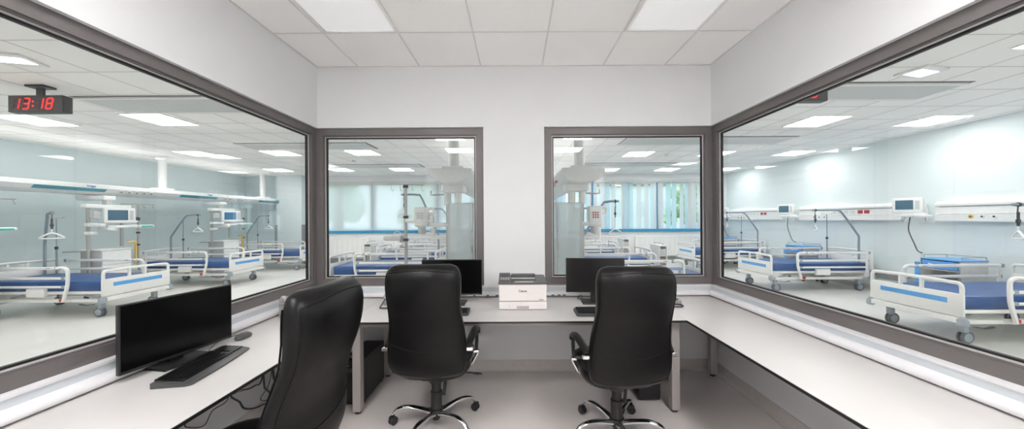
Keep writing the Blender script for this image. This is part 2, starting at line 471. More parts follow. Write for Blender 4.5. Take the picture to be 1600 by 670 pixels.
# rear ward wall with the window band
WX0, WX1, WZ0, WZ1 = -7.17, 7.17, 1.06, 2.74
q = MB()
q.box(RL, RR, RB_, RB_+0.2, 0, WZ0); q.box(RL, RR, RB_, RB_+0.2, WZ1, CEIL)
q.box(RL, WX0, RB_, RB_+0.2, WZ0, WZ1); q.box(WX1, RR, RB_, RB_+0.2, WZ0, WZ1)
struct('wall_ward_back', q, M_WALL)
struct('wall_ward_return', B(RL, -8.12, RB_-0.03, RB_, 0, CEIL), M_TEAL)
struct('wall_ward_pilaster', B(-8.12, -7.25, RB_-0.16, RB_, 0, CEIL), M_WARD)
edges = [-7.17, -4.92, -2.67, 0.0, 2.67, 4.92, 7.17]
for i in range(6):
    a, b_ = edges[i], edges[i+1]
    f = MB()
    ya, yb = RB_+0.06, RB_+0.14
    f.box(a, b_, ya, yb, WZ0, WZ0+0.07); f.box(a, b_, ya, yb, WZ1-0.07, WZ1)
    f.box(a, a+0.1, ya, yb, WZ0+0.07, WZ1-0.07); f.box(b_-0.1, b_, ya, yb, WZ0+0.07, WZ1-0.07)
    mid = (a+b_)/2
    f.box(mid-0.10, mid+0.10, ya, yb, WZ0+0.07, WZ1-0.07)
    r_ = struct('window_%d' % (i+5), f, M_BEDW)
    B(a+0.09, b_-0.09, RB_+0.095, RB_+0.105, WZ0+0.06, WZ1-0.06).build('pane', M_GLASSO, r_)
q = MB(); q.rbox(WX0, WX1, RB_-0.05, RB_+0.06, WZ0-0.045, WZ0+0.05, r=0.008)
struct('trim_9', q, M_BLUE)
for i, x in enumerate((-4.92, -2.67, 2.67, 4.92)):
    struct('trim_%d' % (10+i), B(x-0.022, x+0.022, RB_+0.005, RB_+0.055, WZ0+0.05, WZ1), M_BLUE)
struct('baseboard_ward_back', B(-7.25, RR, RB_-0.015, RB_, 0, 0.15), M_BUMP)
struct('baseboard_ward_right', B(RR-0.012, RR, WY, RB_-0.015, 0, 0.1), M_UPST)
struct('baseboard_ward_left', B(RL, RL+0.012, WY, RB_-0.03, 0, 0.1), M_UPST)

# ------------------------------------------------------------------ outside
struct('ground', B(-60, 60, RB_+0.3, 90, -0.9, -0.8), M_GRASS)
def tree(label, x, y, h, r, seed):
    rnd = random.Random(seed)
    t_ = thing('tree', label, 'tree', (x, y, -0.8), 0, 'trees outside the ward windows')
    MB().tube([(0,0,0),(0.05,0,h*0.3),(0,0.05,h*0.6)], [0.22,0.17,0.1], 8).build('trunk', M_BARK, t_, True)
    bm = bmesh.new()
    for k in range(46):
        a = rnd.uniform(0, 2*PI); rr = rnd.uniform(0, r*0.7)
        c = Vector((math.cos(a)*rr, math.sin(a)*rr, h*rnd.uniform(0.35, 0.95)))
        s_ = r*rnd.uniform(0.12, 0.3)
        vs = bmesh.ops.create_icosphere(bm, subdivisions=2, radius=s_)['verts']
        for p in vs:
            p.co = p.co*rnd.uniform(0.82, 1.12) + c
    me = bpy.data.meshes.new('crown'); bm.to_mesh(me); bm.free(); me.materials.append(M_LEAF)
    o = bpy.data.objects.new('crown', me); COL.objects.link(o); o.parent = t_
for a in (('broad green tree outside the first ward window, far left through the rear left pane', -13.5, 25, 7.5, 3.4, 1),
          ('green tree outside beyond the drip stand in the rear left pane', -7.3, 27, 6.5, 3.0, 2),
          ('pale tree outside between the two middle windows', -1.5, 33, 7.5, 3.2, 3),
          ('small green tree outside behind the blue striped blinds', 15.5, 30, 5.5, 2.4, 4)):
    tree(*a)
h = thing('house', 'pale building outside behind the blue striped blinds', 'building', (15, 42, -0.8))
B(-7, 7, -3, 3, 0, 6).build('wall', M_HOUSE, h)
MB().prism([(-7.4,6),(7.4,6),(6,7.6),(-6,7.6)], 'y', -3.3, 3.3).build('roof', M_BARK, h)
for i in range(5):
    RB(-6+i*2.6, -4.8+i*2.6, -3.05, -2.95, 2.4, 4.2).build('window', M_PANEL, h)

# ------------------------------------------------------------------ ward ceiling: lamps, panels, emergency lights
lamp = thing('ceiling_light', 'x', 'ceiling light', (0,0,CEIL), 0, 'square ceiling lights of the ward')
q = MB()
for a in ((-0.3,0.3,-0.3,-0.285),(-0.3,0.3,0.285,0.3),(-0.3,-0.285,-0.285,0.285),(0.285,0.3,-0.285,0.285)): q.box(*a, -0.012, 0)
q.build('frame', M_LAMPF, lamp)
B(-0.285,0.285,-0.285,0.285,-0.008,0).build('diffuser', M_LAMP, lamp)
cols = [(-7.12,'by the teal wall'),(-5.25,'over left bed feet'),(-3.41,'left of centre beams'),(-1.45,'beside the left overhead beam'),
        (1.63,'beside the right overhead beam'),(2.9,'right of centre beams'),(4.74,'over right bed feet'),(6.56,'by the pale blue wall')]
rows = [(-2.6,-2.6,'behind the office'),(0.0,0.0,'row beside the office rear'),(2.44,2.7,'row beside the office'),(4.95,5.25,'first row past office'),(7.49,7.85,'second row past office'),(10.05,10.4,'row nearest far windows')]
first = True
for j, (yl, yr, rn) in enumerate(rows):
    for i, (x, cn) in enumerate(cols):
        if (j < 3 and i in (2,5)) or i in (3,4): continue
        y = yl if x < 0 else yr
        lab = 'square lit ceiling light %s, %s' % (cn, rn)
        if first:
            lamp.location = (x, y, CEIL); lamp['label'] = lab; first = False
        else: dup(lamp, (x, y, CEIL), 0, lab)

def cpanel(label, x0, x1, y0, y1):
    p = thing('ceiling_panel', label, 'ceiling panel', ((x0+x1)/2, (y0+y1)/2, CEIL), 0, 'grey radiant panels in the ward ceiling')
    a, b_ = (x1-x0)/2, (y1-y0)/2
    B(-a, a, -b_, b_, -0.004, 0).build('recess', M_RECESS, p)
    q = MB(); q.box(-a+0.01, a-0.03, -b_+0.03, -b_+0.08, -0.02, -0.004); q.box(-a+0.01, a-0.03, b_-0.08, b_-0.01, -0.02, -0.004); q.build('edge_profile', M_LAMPF, p)
    B(-a+0.01, a-0.03, -b_+0.08, b_-0.08, -0.016, -0.004).build('panel', M_PANEL, p)
for a in (('grey ceiling panel with dark gap right behind the left digital clock', -5.35, -2.3, 4.0, 4.65),
          ('grey ceiling panel between the lamp rows, second on the left side', -5.5, -2.9, 6.5, 7.1),
          ('grey ceiling panel nearest the far windows on the left side', -5.5, -2.6, 9.1, 9.7),
          ('grey ceiling panel with dark gap beside the right digital clock', 2.25, 5.15, 3.72, 4.3),
          ('grey ceiling panel between the lamp rows, second on the right side', 2.1, 5.3, 6.2, 6.85),
          ('grey ceiling panel nearest the far windows on the right side', 1.9, 5.1, 9.1, 9.7)): cpanel(*a)
def emergency(label, x, y):
    p = thing('emergency_light', label, 'emergency light', (x, y, CEIL), 0.25, 'small emergency lights in the ward ceiling')
    RB(-0.17, 0.17, -0.13, 0.13, -0.02, 0, r=0.008).build('housing', M_LAMPF, p)
    q = MB()
    for k in range(9): q.box(-0.13+0.03*k, -0.11+0.03*k, -0.07, 0.07, -0.024, -0.02)
    q.build('light_window', M_EMER, p)
emergency('small cool white emergency light in ceiling near the left clock', -4.62, 3.06)
emergency('small cool white emergency light in ceiling near the right clock', 4.22, 3.46)
def detector(label, x, y):
    o = MB().lathe([(0.05,0),(0.05,-0.02),(0.03,-0.045),(0.001,-0.048)], n=16).build('smoke_detector', M_LAMPF, None, True, (x, y, CEIL))
    tag(o, label, 'smoke detector', 'smoke detectors on the ward ceiling')
detector('white smoke detector on ceiling seen through the rear left window', -4.1, 8.5)
detector('white smoke detector on ceiling seen through the rear right window', 3.6, 7.9)

# ------------------------------------------------------------------ office ceiling lamps
ol = thing('office_ceiling_light', 'square prismatic ceiling light above the left chair row', 'ceiling light', (-1.217, 2.38, CEIL), 0, 'prismatic ceiling lights of the office')
q = MB()
for a in ((-0.295,0.295,-0.295,-0.27),(-0.295,0.295,0.27,0.295),(-0.295,-0.27,-0.27,0.27),(0.27,0.295,-0.27,0.27)): q.box(*a, -0.012, 0)
q.build('frame', M_LAMPF, ol)
B(-0.27,0.27,-0.27,0.27,-0.006,0).build('diffuser', M_DIFF, ol)
dup(ol, (1.18, 2.38, CEIL), 0, 'square prismatic ceiling light above the right desk')
for x, n in ((-1.217,'left'),(1.18,'right')):
    for y, w_ in ((0.58,'overhead at the camera'),(-0.62,'at the rear of the office')):
        c = dup(ol, (x, y, CEIL), 0, 'lit square prismatic ceiling light %s, %s side' % (w_, n))
        for ch in c.children:
            if ch.name.startswith('diffuser'):
                ch.data = ch.data.copy(); ch.data.materials[0] = M_DIFFR

# ------------------------------------------------------------------ digital clocks
def clock(label, x, y, rz=0):
    t_ = thing('digital_clock', label, 'clock', (x, y, CEIL), rz, 'red digital clocks hanging from the ward ceiling')
    W, H_, D = 0.60, 0.185, 0.09; zt = -0.115
    RB(-0.1, 0.1, -0.06, 0.06, -0.022, 0, r=0.004).build('ceiling_plate', M_PLASTIC, t_)
    RB(-0.028, 0.028, -0.02, 0.02, zt, -0.02, r=0.004).build('stem', M_PLASTIC, t_)
    RB(-W/2, W/2, -D/2, D/2, zt-H_, zt, r=0.006).build('case', M_PLASTIC, t_)
    segs = {'1':'bc','3':'abgcd','8':'abcdefg'}
    dw, dh, th = 0.062, 0.115, 0.013; zc = zt-H_/2
    def seg(name, cx):
        xa, xb = cx-dw/2, cx+dw/2; sh = 0.012
        def P(xx, zz): return (xx+zz*sh/ (dh/2), zz+zc)
        h2 = dh/2
        hor = {'a': h2, 'g': 0, 'd': -h2}
        if name in hor:
            z = hor[name]; return [P(xa+th*0.6,z-th/2),P(xb-th*0.6,z-th/2),P(xb-th*0.1,z),P(xb-th*0.6,z+th/2),P(xa+th*0.6,z+th/2),P(xa+th*0.1,z)]
        xx = xb if name in 'bc' else xa
        z0, z1 = (0, h2) if name in 'bf' else (-h2, 0)
        return [P(xx-th/2,z0+th*0.7),P(xx,z0+th*0.15),P(xx+th/2,z0+th*0.7),P(xx+th/2,z1-th*0.7),P(xx,z1-th*0.15),P(xx-th/2,z1-th*0.7)]
    for dgt, cx in (('1',-0.205),('3',-0.095),('1',0.055),('8',0.16)):
        on = MB(); off = MB()
        for sname in 'abcdefg':
            (on if sname in segs[dgt] else off).prism(seg(sname, cx), 'y', -D/2-0.003, -D/2+0.002)
        d_ = on.build('digit', M_LED, t_)
        if off.v: off.build('unlit_segment', M_LEDOFF, d_)
    q = MB()
    for z in (0.024, -0.026): MB().lathe([(0.009,-D/2-0.003),(0.009,-D/2+0.002)], (-0.022, 0, zc+z), 12, 'y').build('colon_dot', M_LED, t_)
clock('black digital clock with red digits hanging in the left ward', -5.27, 3.71)
clock('black digital clock with red digits partly hidden by the right window frame', 2.95, 3.50)

# ------------------------------------------------------------------ desks
def desk(name, label, x0, x1, y0, y1, legs):
    t_ = thing(name, label, 'desk', ((x0+x1)/2, (y0+y1)/2, 0), 0, 'white desks of the nurse station')
    cx, cy = (x0+x1)/2, (y0+y1)/2
    B(x0-cx, x1-cx, y0-cy, y1-cy, DZ-0.003, DZ).build('desktop', M_DESK, t_)
    B(x0-cx, x1-cx, y0-cy, y1-cy, DZ-0.018, DZ-0.003).build('edge_core', M_BLACKEDGE, t_)
    xa, xb = min(l[0] for l in legs)-cx, max(l[0] for l in legs)-cx
    fr = MB()
    for yy in sorted(set(l[1] for l in legs)): 
        if xb-xa > 0.1: fr.box(xa, xb, yy-cy-0.02, yy-cy+0.02, DZ-0.06, DZ-0.018)
    for xx in sorted(set(l[0] for l in legs)):
        yy = [l[1]-cy for l in legs if l[0] == xx]
        if max(yy)-min(yy) > 0.1: fr.box(xx-cx-0.02, xx-cx+0.02, min(yy), max(yy), DZ-0.06, DZ-0.018)
    fr.build('under_frame', M_STEELG, t_)
    for lx, ly in legs:
        l = RB(lx-cx-0.031, lx-cx+0.031, ly-cy-0.031, ly-cy+0.031, 0.022, DZ-0.018, r=0.004).build('leg', M_STEELG, t_)
        MB().lathe([(0.022,0),(0.024,0.022)], (lx-cx, ly-cy, 0), 12).build('foot', M_DARK, l)
DX = 1.27
desk('rear_desk', 'long white desk along the rear wall carrying the printer', -DX, DX, 2.48, YB-0.005, [(-1.225, 2.585), (1.225, 2.585), (-1.225, 3.19), (1.225, 3.19)])
desk('side_desk', 'white desk along the left window with keyboard and mouse', XL+0.003, -DX-0.002, -0.4, YB-0.005, [(-1.86, 3.16), (-1.86, 0.0), (-1.33, 0.0), (-1.86, 1.6)])
desk('side_desk', 'empty white desk along the right window', DX+0.002, XR-0.003, -0.4, YB-0.005, [(1.86, 3.16), (1.86, 0.0), (1.33, 0.0), (1.86, 1.2)])

# ------------------------------------------------------------------ executive chairs
def superloop(cx, cy, z, hw, ht, n=32, e=3.2, bow=0.0):
    out = []
    for j in range(n):
        a = 2*PI*j/n; c_, s_ = math.cos(a), math.sin(a)
        x = hw*math.copysign(abs(c_)**(2/e), c_); y = ht*math.copysign(abs(s_)**(2/e), s_)
        out.append((cx+x, cy+y+bow*(x/hw)**2 if hw > 0 else cy+y, z))
    return out
BACK = [(.445,-.215,.17,0.017),(.46,-.225,.212,0.0323),(.50,-.245,.244,0.0425),(.57,-.264,.260,0.0476),(.66,-.272,.260,0.0476),(.76,-.278,.249,0.0442),(.86,-.308,.237,0.0425),
        (.95,-.342,.232,0.0459),(1.04,-.359,.237,0.051),(1.12,-.361,.238,0.0527),(1.17,-.355,.227,0.0459),(1.198,-.347,.206,0.034),(1.212,-.340,.165,0.0187)]
def backz(z):
    P = BACK
    for i in range(len(P)-1):
        if P[i][0] <= z <= P[i+1][0]:
            t = (z-P[i][0])/(P[i+1][0]-P[i][0]); return [P[i][k]+(P[i+1][k]-P[i][k])*t for k in range(4)]
    return P[-1]
def make_chair(label, loc, rz, base_rz):
    t_ = thing('office_chair', label, 'office chair', loc, rz, 'black leather executive chairs')
    rings = spline([Vector((p[0], p[1], p[2])) for p in BACK], 4)
    hts = spline([Vector((p[3], 0, 0)) for p in BACK], 4)
    q = MB(); q.loft([superloop(0, r[1], r[0], max(r[2],0.02), max(h_[0],0.008), 36, 3.6, 0.035) for r, h_ in zip(rings, hts)])
    bk = q.build('backrest', M_LEATHER, t_, True)
    # piping round the back panel
    def bp_(z, f, dz=0):
        p = backz(z); x = p[2]*f
        s_ = (1-abs(f)**3.6)**(1/3.6)
        return (x, p[1]-p[3]*s_+0.035*f*f-0.001, z+dz)
    zs = [0.52+0.64*k/22 for k in range(23)]
    path = [bp_(z, -0.945) for z in zs]
    path += [bp_(1.165+0.018*math.sin(PI*k/10), -0.9+1.8*k/10) for k in range(0, 11)]
    path += [bp_(z, 0.945) for z in reversed(zs)]
    path += [bp_(0.50-0.015*math.sin(PI*k/10), 0.9-1.8*k/10) for k in range(0, 11)]
    MB().tube(path, 0.0045, 6, True).build('piping', M_PIPE, bk, True)
    MB().tube([bp_(0.70-0.045*math.sin(PI*(k/16)), -0.93+1.86*k/16) for k in range(17)], 0.0022, 5).build('seam', M_PIPE, bk, True)
    sidep = []
    for sg in (-1, 1): MB().tube([(sg*backz(z)[2]*0.972, backz(z)[1]+0.034+0.58*backz(z)[3], z) for z in zs], 0.0035, 5).build('front_piping', M_PIPE, bk, True)
    # seat
    q = MB()
    sr = [(.395,.20,.19),(.41,.235,.225),(.44,.256,.245),(.47,.262,.25),(.50,.258,.246),(.52,.24,.225),(.53,.20,.19),(.533,.10,.1)]
    q.loft([superloop(0, 0.045, z, a, b_, 32, 3.4) for z, a, b_ in sr])
    st = q.build('seat', M_LEATHER, t_, True)
    MB().tube([(x, y, 0.505) for x, y, _ in superloop(0, 0.045, 0, .259, .247, 40, 3.4)], 0.004, 5, True).build('piping', M_PIPE, st, True)
    RB(-0.085, 0.085, -0.10, 0.15, 0.362, 0.40, r=0.012).build('mechanism', M_PLASTIC, t_)
    q = MB(); q.tube([(0.12, 0.02, 0.37), (0.24, 0.03, 0.365), (0.275, 0.03, 0.36)], 0.006, 6); q.tube([(0.265,0.03,0.36),(0.30,0.03,0.357),(0.33,0.03,0.355)], [0.012,0.016,0.01], 8, False, 0.5)
    q.build('tilt_lever', M_PLASTIC, t_, True)
    MB().lathe([(0.001,0.045),(0.024,0.045),(0.026,0.07),(0.045,0.075),(0.05,0.125),(0.04,0.13),(0.04,0.25),(0.033,0.255),(0.033,0.315),(0.05,0.32),(0.058,0.36),(0.058,0.37)], n=20).build('column', M_PLASTIC, t_, True)
    q = MB(); q.tube([(0.07,-0.0,0.36),(0.062,-0.0,0.28),(0.055,0,0.22)], 0.012, 8); q.build('tension_knob', M_PLASTIC, t_, True)
    # arms
    for sg in (-1, 1):
        x = sg*0.288
        pad = spline([(sg*0.262,-0.225,0.655),(sg*0.272,-0.17,0.682),(x,-0.10,0.708),(x+sg*0.006,-0.03,0.712),(x+sg*0.006,0.02,0.694),(x+sg*0.004,0.043,0.655)], 5)
        q = MB(); q.tube(pad, [0.018]+[0.027]*(len(pad)-2)+[0.02], 10, False, 0.62)
        am = q.build('armrest', M_LEATHER, t_, True)
        q = MB(); q.tube([(x+sg*0.004,0.043,0.66),(x+sg*0.004,0.04,0.60),(x,0.035,0.535)], 0.021, 10, False, 0.6); q.build('arm_post', M_PLASTIC, am, True)
        q = MB(); q.tube(spline([(sg*0.235,-0.235,0.645),(sg*0.27,-0.20,0.655),(x,-0.10,0.688),(x+sg*0.008,0.0,0.69)],4), 0.010, 8)
        q.rbox(min(sg*0.225,sg*0.3), max(sg*0.225,sg*0.3), -0.25, -0.215, 0.634, 0.656, r=0.006)
        q.rbox(min(sg*0.235,sg*0.31), max(sg*0.235,sg*0.31), 0.012, 0.052, 0.517, 0.536, r=0.006)
        q.tube([(sg*0.3,0.035,0.52),(sg*0.26,0.03,0.44),(sg*0.15,0.02,0.385)], 0.011, 8)
        q.build('arm_bracket', M_CHROME, am, True)
    # five-star base
    for k in range(5):
        a = base_rz + 2*PI*k/5; d = Vector((math.cos(a), math.sin(a), 0))
        path = spline([d*0.035+Vector((0,0,0.095)), d*0.12+Vector((0,0,0.118)), d*0.215+Vector((0,0,0.13)), d*0.285+Vector((0,0,0.112)), d*0.318+Vector((0,0,0.074))], 5)
        n_ = len(path)
        MB().tube(path, [0.024-0.010*i/(n_-1) for i in range(n_)], 10, False, 0.75).build('base_leg', M_CHROME, t_, True)
        c = d*0.318; q = MB()
        q.M = T(c.x, c.y, 0) @ RZ(a+0.6+k)
        for s_ in (-0.020, 0.008): q.lathe([(0.012,s_),(0.026,s_),(0.03,s_+0.003),(0.03,s_+0.009),(0.026,s_+0.012),(0.012,s_+0.012)], (0,0,0.03), 16, 'x')
        q.lathe([(0.008,0.03),(0.008,0.078)], (0,0,0), 8); q.rbox(-0.024,0.024,-0.024,0.014,0.034,0.064, r=0.01)
        q.M = None
        q.build('caster', M_PLASTIC, t_, True)
    return t_
make_chair('black leather executive chair turned to the left desk, nearest the camera', (-1.11, 1.40, 0), 1.55, 0.5).scale = (1, 1, 1.02)
make_chair('black leather executive chair in the middle, left of the printer', (-0.582, 2.43, 0), 0.0, 0.61)
make_chair('black leather executive chair right of the printer, turned slightly left', (0.692, 2.30, 0), 0.06, 0.88)

# ------------------------------------------------------------------ monitors, keyboards, mouse
def monitor(label, loc, rz, W=0.54, z0=0.775, z1=1.105, screen=None, lift=None):
    """stands on the desk at loc; faces local -y"""
    t_ = thing('computer_monitor', label, 'monitor', loc, rz, 'black computer monitors on the desks')
    a, b_ = z0-DZ, z1-DZ
    RB(-W/2, W/2, 0, 0.022, a, b_, r=0.004).build('housing', M_PLASTIC, t_)
    RB(-W/2+0.08, W/2-0.08, 0.02, 0.05, a+0.05, b_-0.07, r=0.012).build('back_cover', M_PLASTIC, t_)
    B(-W/2+0.007, W/2-0.007, -0.0015, 0.001, a+0.016, b_-0.007).build('screen', screen or M_SCREEN, t_)
    RB(-0.033, 0.033, 0.045, 0.062, 0.008, a+0.17, r=0.004).build('stand_neck', M_PLASTIC, t_)
    RB(-0.12, 0.12, -0.055, 0.125, 0, 0.012, r=0.005).build('stand_base', M_PLASTIC, t_)
    RB(W/2-0.06, W/2-0.03, -0.002, 0, a+0.005, a+0.011, r=0.001).build('button_row', M_KEYBODY, t_)
    return t_
ang = math.atan2(2.06-1.55, -1.755+1.845)      # direction of the screen's width
monitor('large black monitor turned off on the left desk before the keyboard', (-1.80, 1.805, DZ), ang, 0.52)
monitor('black monitor on the rear desk half hidden by the middle chair', (-0.57, 2.98, DZ), 0.0, 0.54, 0.82, 1.135)
monitor('black monitor with grey sheen on the rear desk right of the printer', (0.715, 2.99, DZ), -0.06, 0.52, 0.83, 1.14, M_SCREENM)

def keyboard(label, loc, rz, body=None):
    t_ = thing('keyboard', label, 'keyboard', loc, rz, 'black keyboards on the desks')
    W, D = 0.45, 0.165
    q = MB(); prof = [(-D/2, 0.004), (-D/2+0.02, 0.0), (D/2, 0.0), (D/2, 0.026), (D/2-0.012, 0.03), (-D/2+0.035, 0.018), (-D/2, 0.010)]
    def lp(x, k):
        return [(x, p[0]*k if p[0] < 0 else p[0]*(0.94+0.06*k), p[1]) for p in prof]
    q.loft([lp(-W/2, 0.84), lp(-W/2+0.012, 0.95), lp(-W/4, 1.02), lp(0, 1.06), lp(W/4, 1.02), lp(W/2-0.012, 0.95), lp(W/2, 0.84)])
    q.build('body', body or M_KEYBODY, t_, True)
    kq = MB()
    slope = (0.03-0.018)/(D-0.047)
    for r in range(6):
        y0 = -D/2+0.040 + r*0.0195 + (0.004 if r == 5 else 0)
        z = 0.018 + slope*(y0+D/2-0.035)
        x = -W/2+0.014
        widths = []
        for cidx in range(15): widths.append(0.0175)
        if r == 0: widths = [0.024, 0.02, 0.02, 0.114, 0.02, 0.02, 0.0225, 0.022]
        for wd in widths:
            kq.M = T(x+wd/2, y0+0.0085, z) @ Matrix.Rotation(math.atan(slope), 4, 'X')
            kq.box(-wd/2, wd/2, -0.008, 0.008, 0, 0.008); x += wd+0.0025
        x = W/2-0.152
        for cidx in range(3):
            if not (r == 2 or (r == 1 and cidx != 1)):
                kq.M = T(x+0.0085, y0+0.0085, z) @ Matrix.Rotation(math.atan(slope), 4, 'X'); kq.box(-0.008,0.008,-0.008,0.008,0,0.008)
            x += 0.0195
        x += 0.006
        for cidx in range(4):
            if r < 5:
                kq.M = T(x+0.0085, y0+0.0085, z) @ Matrix.Rotation(math.atan(slope), 4, 'X'); kq.box(-0.008,0.008,-0.008,0.008,0,0.008)
            x += 0.0195
    kq.M = None
    kq.build('keys', M_KEY, t_)
    return t_
keyboard('black full size keyboard on the left desk before the big monitor', (-1.615, 1.745, DZ), math.atan2(0.45, -0.075))
keyboard('black keyboard on the rear desk, its corner showing past the middle chair', (-0.60, 2.68, DZ), 0.03)
keyboard('black keyboard on the rear desk before the right monitor', (0.70, 2.66, DZ), 0.0)

t_ = thing('computer_mouse', 'black computer mouse on the left desk beyond the keyboard', 'mouse', (-1.765, 2.16, DZ), 0.0)
q = MB(); q.loft([superloop(0, 0, z, a, b_, 20, 2.4) for z, a, b_ in ((0,0.028,0.052),(0.012,0.032,0.058),(0.022,0.029,0.052),(0.031,0.022,0.038),(0.035,0.010,0.018))])
q.build('body', M_KEYBODY, t_, True)
MB().lathe([(0.006,-0.004),(0.008,-0.002),(0.008,0.002),(0.006,0.004)], (0,0.03,0.026), 10, 'x').build('scroll_wheel', M_DARK, t_)
MB().tube(spline([(0,0.055,0.01),(-0.03,0.09,0.004),(-0.08,0.05,0.004),(-0.10,-0.06,0.004),(-0.05,-0.18,0.004),(-0.02,-0.22,0.004)],6), 0.002, 5).build('cord', M_PLASTIC, t_, True)

def phone(label, loc, rz):
    t_ = thing('desk_telephone', label, 'telephone', loc, rz, 'desk telephones in the corners')
    MB().prism([(-0.10,0.001),(0.10,0.001),(0.10,0.10),(0.085,0.105),(-0.10,0.03)], 'x', -0.09, 0.09).build('body', M_SILVER, t_)
    q = MB(); q.M = Matrix.Rotation(math.atan2(0.075,0.185),4,'X') @ T(0,0,0)
    q.rbox(-0.02,0.075,0.03,0.09,0.068,0.073,r=0.002); q.build('display', M_KEYBODY, t_)
    q = MB()
    for i in range(3):
        for j in range(4):
            z = 0.035+0.075*((-0.08+j*0.026+0.10)/0.185)
            q.rbox(-0.005+i*0.026, 0.013+i*0.026, -0.085+j*0.026, -0.068+j*0.026, z-0.012, z+0.004, r=0.002, seg=1)
    q.build('keypad', M_PLASTIC, t_)
    q = MB(); hs = spline([(-0.06,-0.095,0.055),(-0.06,-0.06,0.095),(-0.06,0.03,0.135),(-0.06,0.085,0.145),(-0.06,0.105,0.125)],5)
    n_ = len(hs); q.tube(hs, [0.026 if (i < 5 or i > n_-6) else 0.017 for i in range(n_)], 10)
    q.build('handset', M_SILVER, t_, True)
    q = MB(); q.tube(spline([(-0.06,-0.10,0.05),(-0.05,-0.15,0.008),(0.0,-0.20,0.0082),(0.05,-0.18,0.0082),(0.06,-0.14,0.0082),(0.03,-0.12,0.0082),(0.0,-0.10,0.008)],6), 0.006, 6)
    q.build('cord', M_DARK, t_, True)
    return t_
phone('silver desk telephone in the left corner behind the nearest chair', (-1.72, 2.62, DZ), 0.9)
phone('silver desk telephone with looped cord on the rear desk left of the middle chair', (-1.06, 3.02, DZ), -0.5)
phone('silver desk telephone on the rear desk, edge showing behind the right chair', (1.36, 3.02, DZ), 0.1)

# ------------------------------------------------------------------ printer
t_ = thing('laser_printer', 'white and charcoal laser printer on the rear desk between the chairs', 'printer', (0.06, 2.965, DZ))
W, D, H_ = 0.40, 0.37, 0.215
q = MB(); q.rbox(-W/2, W/2, -D/2, D/2, 0.072, H_, r=0.008); q.build('body', M_PRINTER, t_)
dr = RB(-W/2, W/2, -D/2, D/2, 0.004, 0.069, r=0.006).build('paper_drawer', M_PRINTER, t_)
RB(-0.052, 0.052, -D/2-0.003, -D/2+0.01, 0.014, 0.034, r=0.003).build('drawer_grip', M_PRGREY, dr)
B(-0.112, -0.109, -D/2-0.001, -D/2, 0.022, 0.042).build('level_mark', M_PRGREY, dr)
q = MB(); q.box(-W/2-0.004, -0.10, -D/2-0.006, D/2, H_, H_+0.018); q.box(0.12, W/2+0.004, -D/2-0.006, D/2, H_, H_+0.018)
q.box(-0.10, 0.12, -D/2-0.006, -D/2+0.06, H_, H_+0.014); q.box(-0.10, 0.12, D/2-0.06, D/2, H_, H_+0.03)
q.build('top_cover', M_PRTOP, t_)
q = MB(); q._add([(-0.10,-D/2+0.06,H_+0.014),(0.12,-D/2+0.06,H_+0.014),(0.12,D/2-0.06,H_-0.004),(-0.10,D/2-0.06,H_-0.004),(-0.10,-D/2+0.06,H_-0.003),(0.12,-D/2+0.06,H_-0.003),(0.12,D/2-0.06,H_-0.006),(-0.10,D/2-0.06,H_-0.006)],
              [(0,1,2,3),(4,5,6,7),(0,1,5,4),(1,2,6,5),(2,3,7,6),(3,0,4,7)])
q.build('output_tray', M_PLASTIC, t_)
RB(-0.07, 0.09, -D/2+0.012, -D/2+0.055, H_+0.012, H_+0.017, r=0.002).build('tray_lip', M_PRGREY, t_)
q = MB(); q.prism([(-D/2-0.002,H_+0.018),(-D/2+0.13,H_+0.018),(-D/2+0.14,H_+0.075),(-D/2+0.10,H_+0.075),(-D/2-0.002,H_+0.033)], 'x', -W/2, -0.105)
cp = q.build('control_panel', M_PRTOP, t_)
q = MB(); q.M = T(0, -D/2-0.002, H_+0.033) @ Matrix.Rotation(math.atan2(0.042, 0.102), 4, 'X')
q.box(-W/2+0.012, -0.115, 0.055, 0.10, 0.0, 0.002); q.build('display', M_KEYBODY, cp)
q = MB(); q.M = T(0, -D/2-0.002, H_+0.033) @ Matrix.Rotation(math.atan2(0.042, 0.102), 4, 'X')
for i in range(4):
    for j in range(2): q.box(-W/2+0.014+i*0.02, -W/2+0.028+i*0.02, 0.012+j*0.02, 0.024+j*0.02, 0, 0.003)
q.build('buttons', M_PRGREY, cp)
text('lettering', 'Canon', 0.026, M_INK, t_, (0.0, -D/2-0.0012, 0.158), (PI/2, 0, 0), 0.0006, 'CENTER', 0.0006)
RB(0.135, 0.172, -D/2-0.0012, -D/2+0.002, 0.081, 0.091, r=0.0008).build('model_badge', M_PRGREY, t_)

# ------------------------------------------------------------------ computer towers and cables
def tower(label, x, y):
    t_ = thing('computer_tower', label, 'computer', (x, y, 0), 0, 'black computer towers under the rear desk')
    RB(-0.088, 0.088, 0.02, 0.44, 0.012, 0.365, r=0.006).build('case', M_PLASTIC, t_)
    RB(-0.09, 0.09, 0, 0.024, 0.012, 0.367, r=0.01).build('front_panel', M_PLASTIC, t_)
    RB(-0.07, 0.07, -0.003, 0.002, 0.26, 0.30, r=0.003).build('disc_drive', M_KEYBODY, t_)
    q = MB(); q.rbox(0.02,0.05,-0.003,0.002,0.312,0.322,r=0.002); q.rbox(-0.05,-0.02,-0.003,0.002,0.312,0.322,r=0.002); q.build('ports', M_MEDG, t_)
    q = MB(); q.rbox(0.086,0.0905,0.06,0.40,0.05,0.33,r=0.003); q.build('side_panel', M_BLACKEDGE, t_)
    B(-0.06, 0.02, 0.04, 0.09, 0.365, 0.3655).build('sticker', M_MEDG, t_)
    for sx in (-0.07, 0.07):
        for sy in (0.05, 0.4): RB(sx-0.015,sx+0.015,sy-0.015,sy+0.015,0,0.014,r=0.003).build('foot', M_DARK, t_)
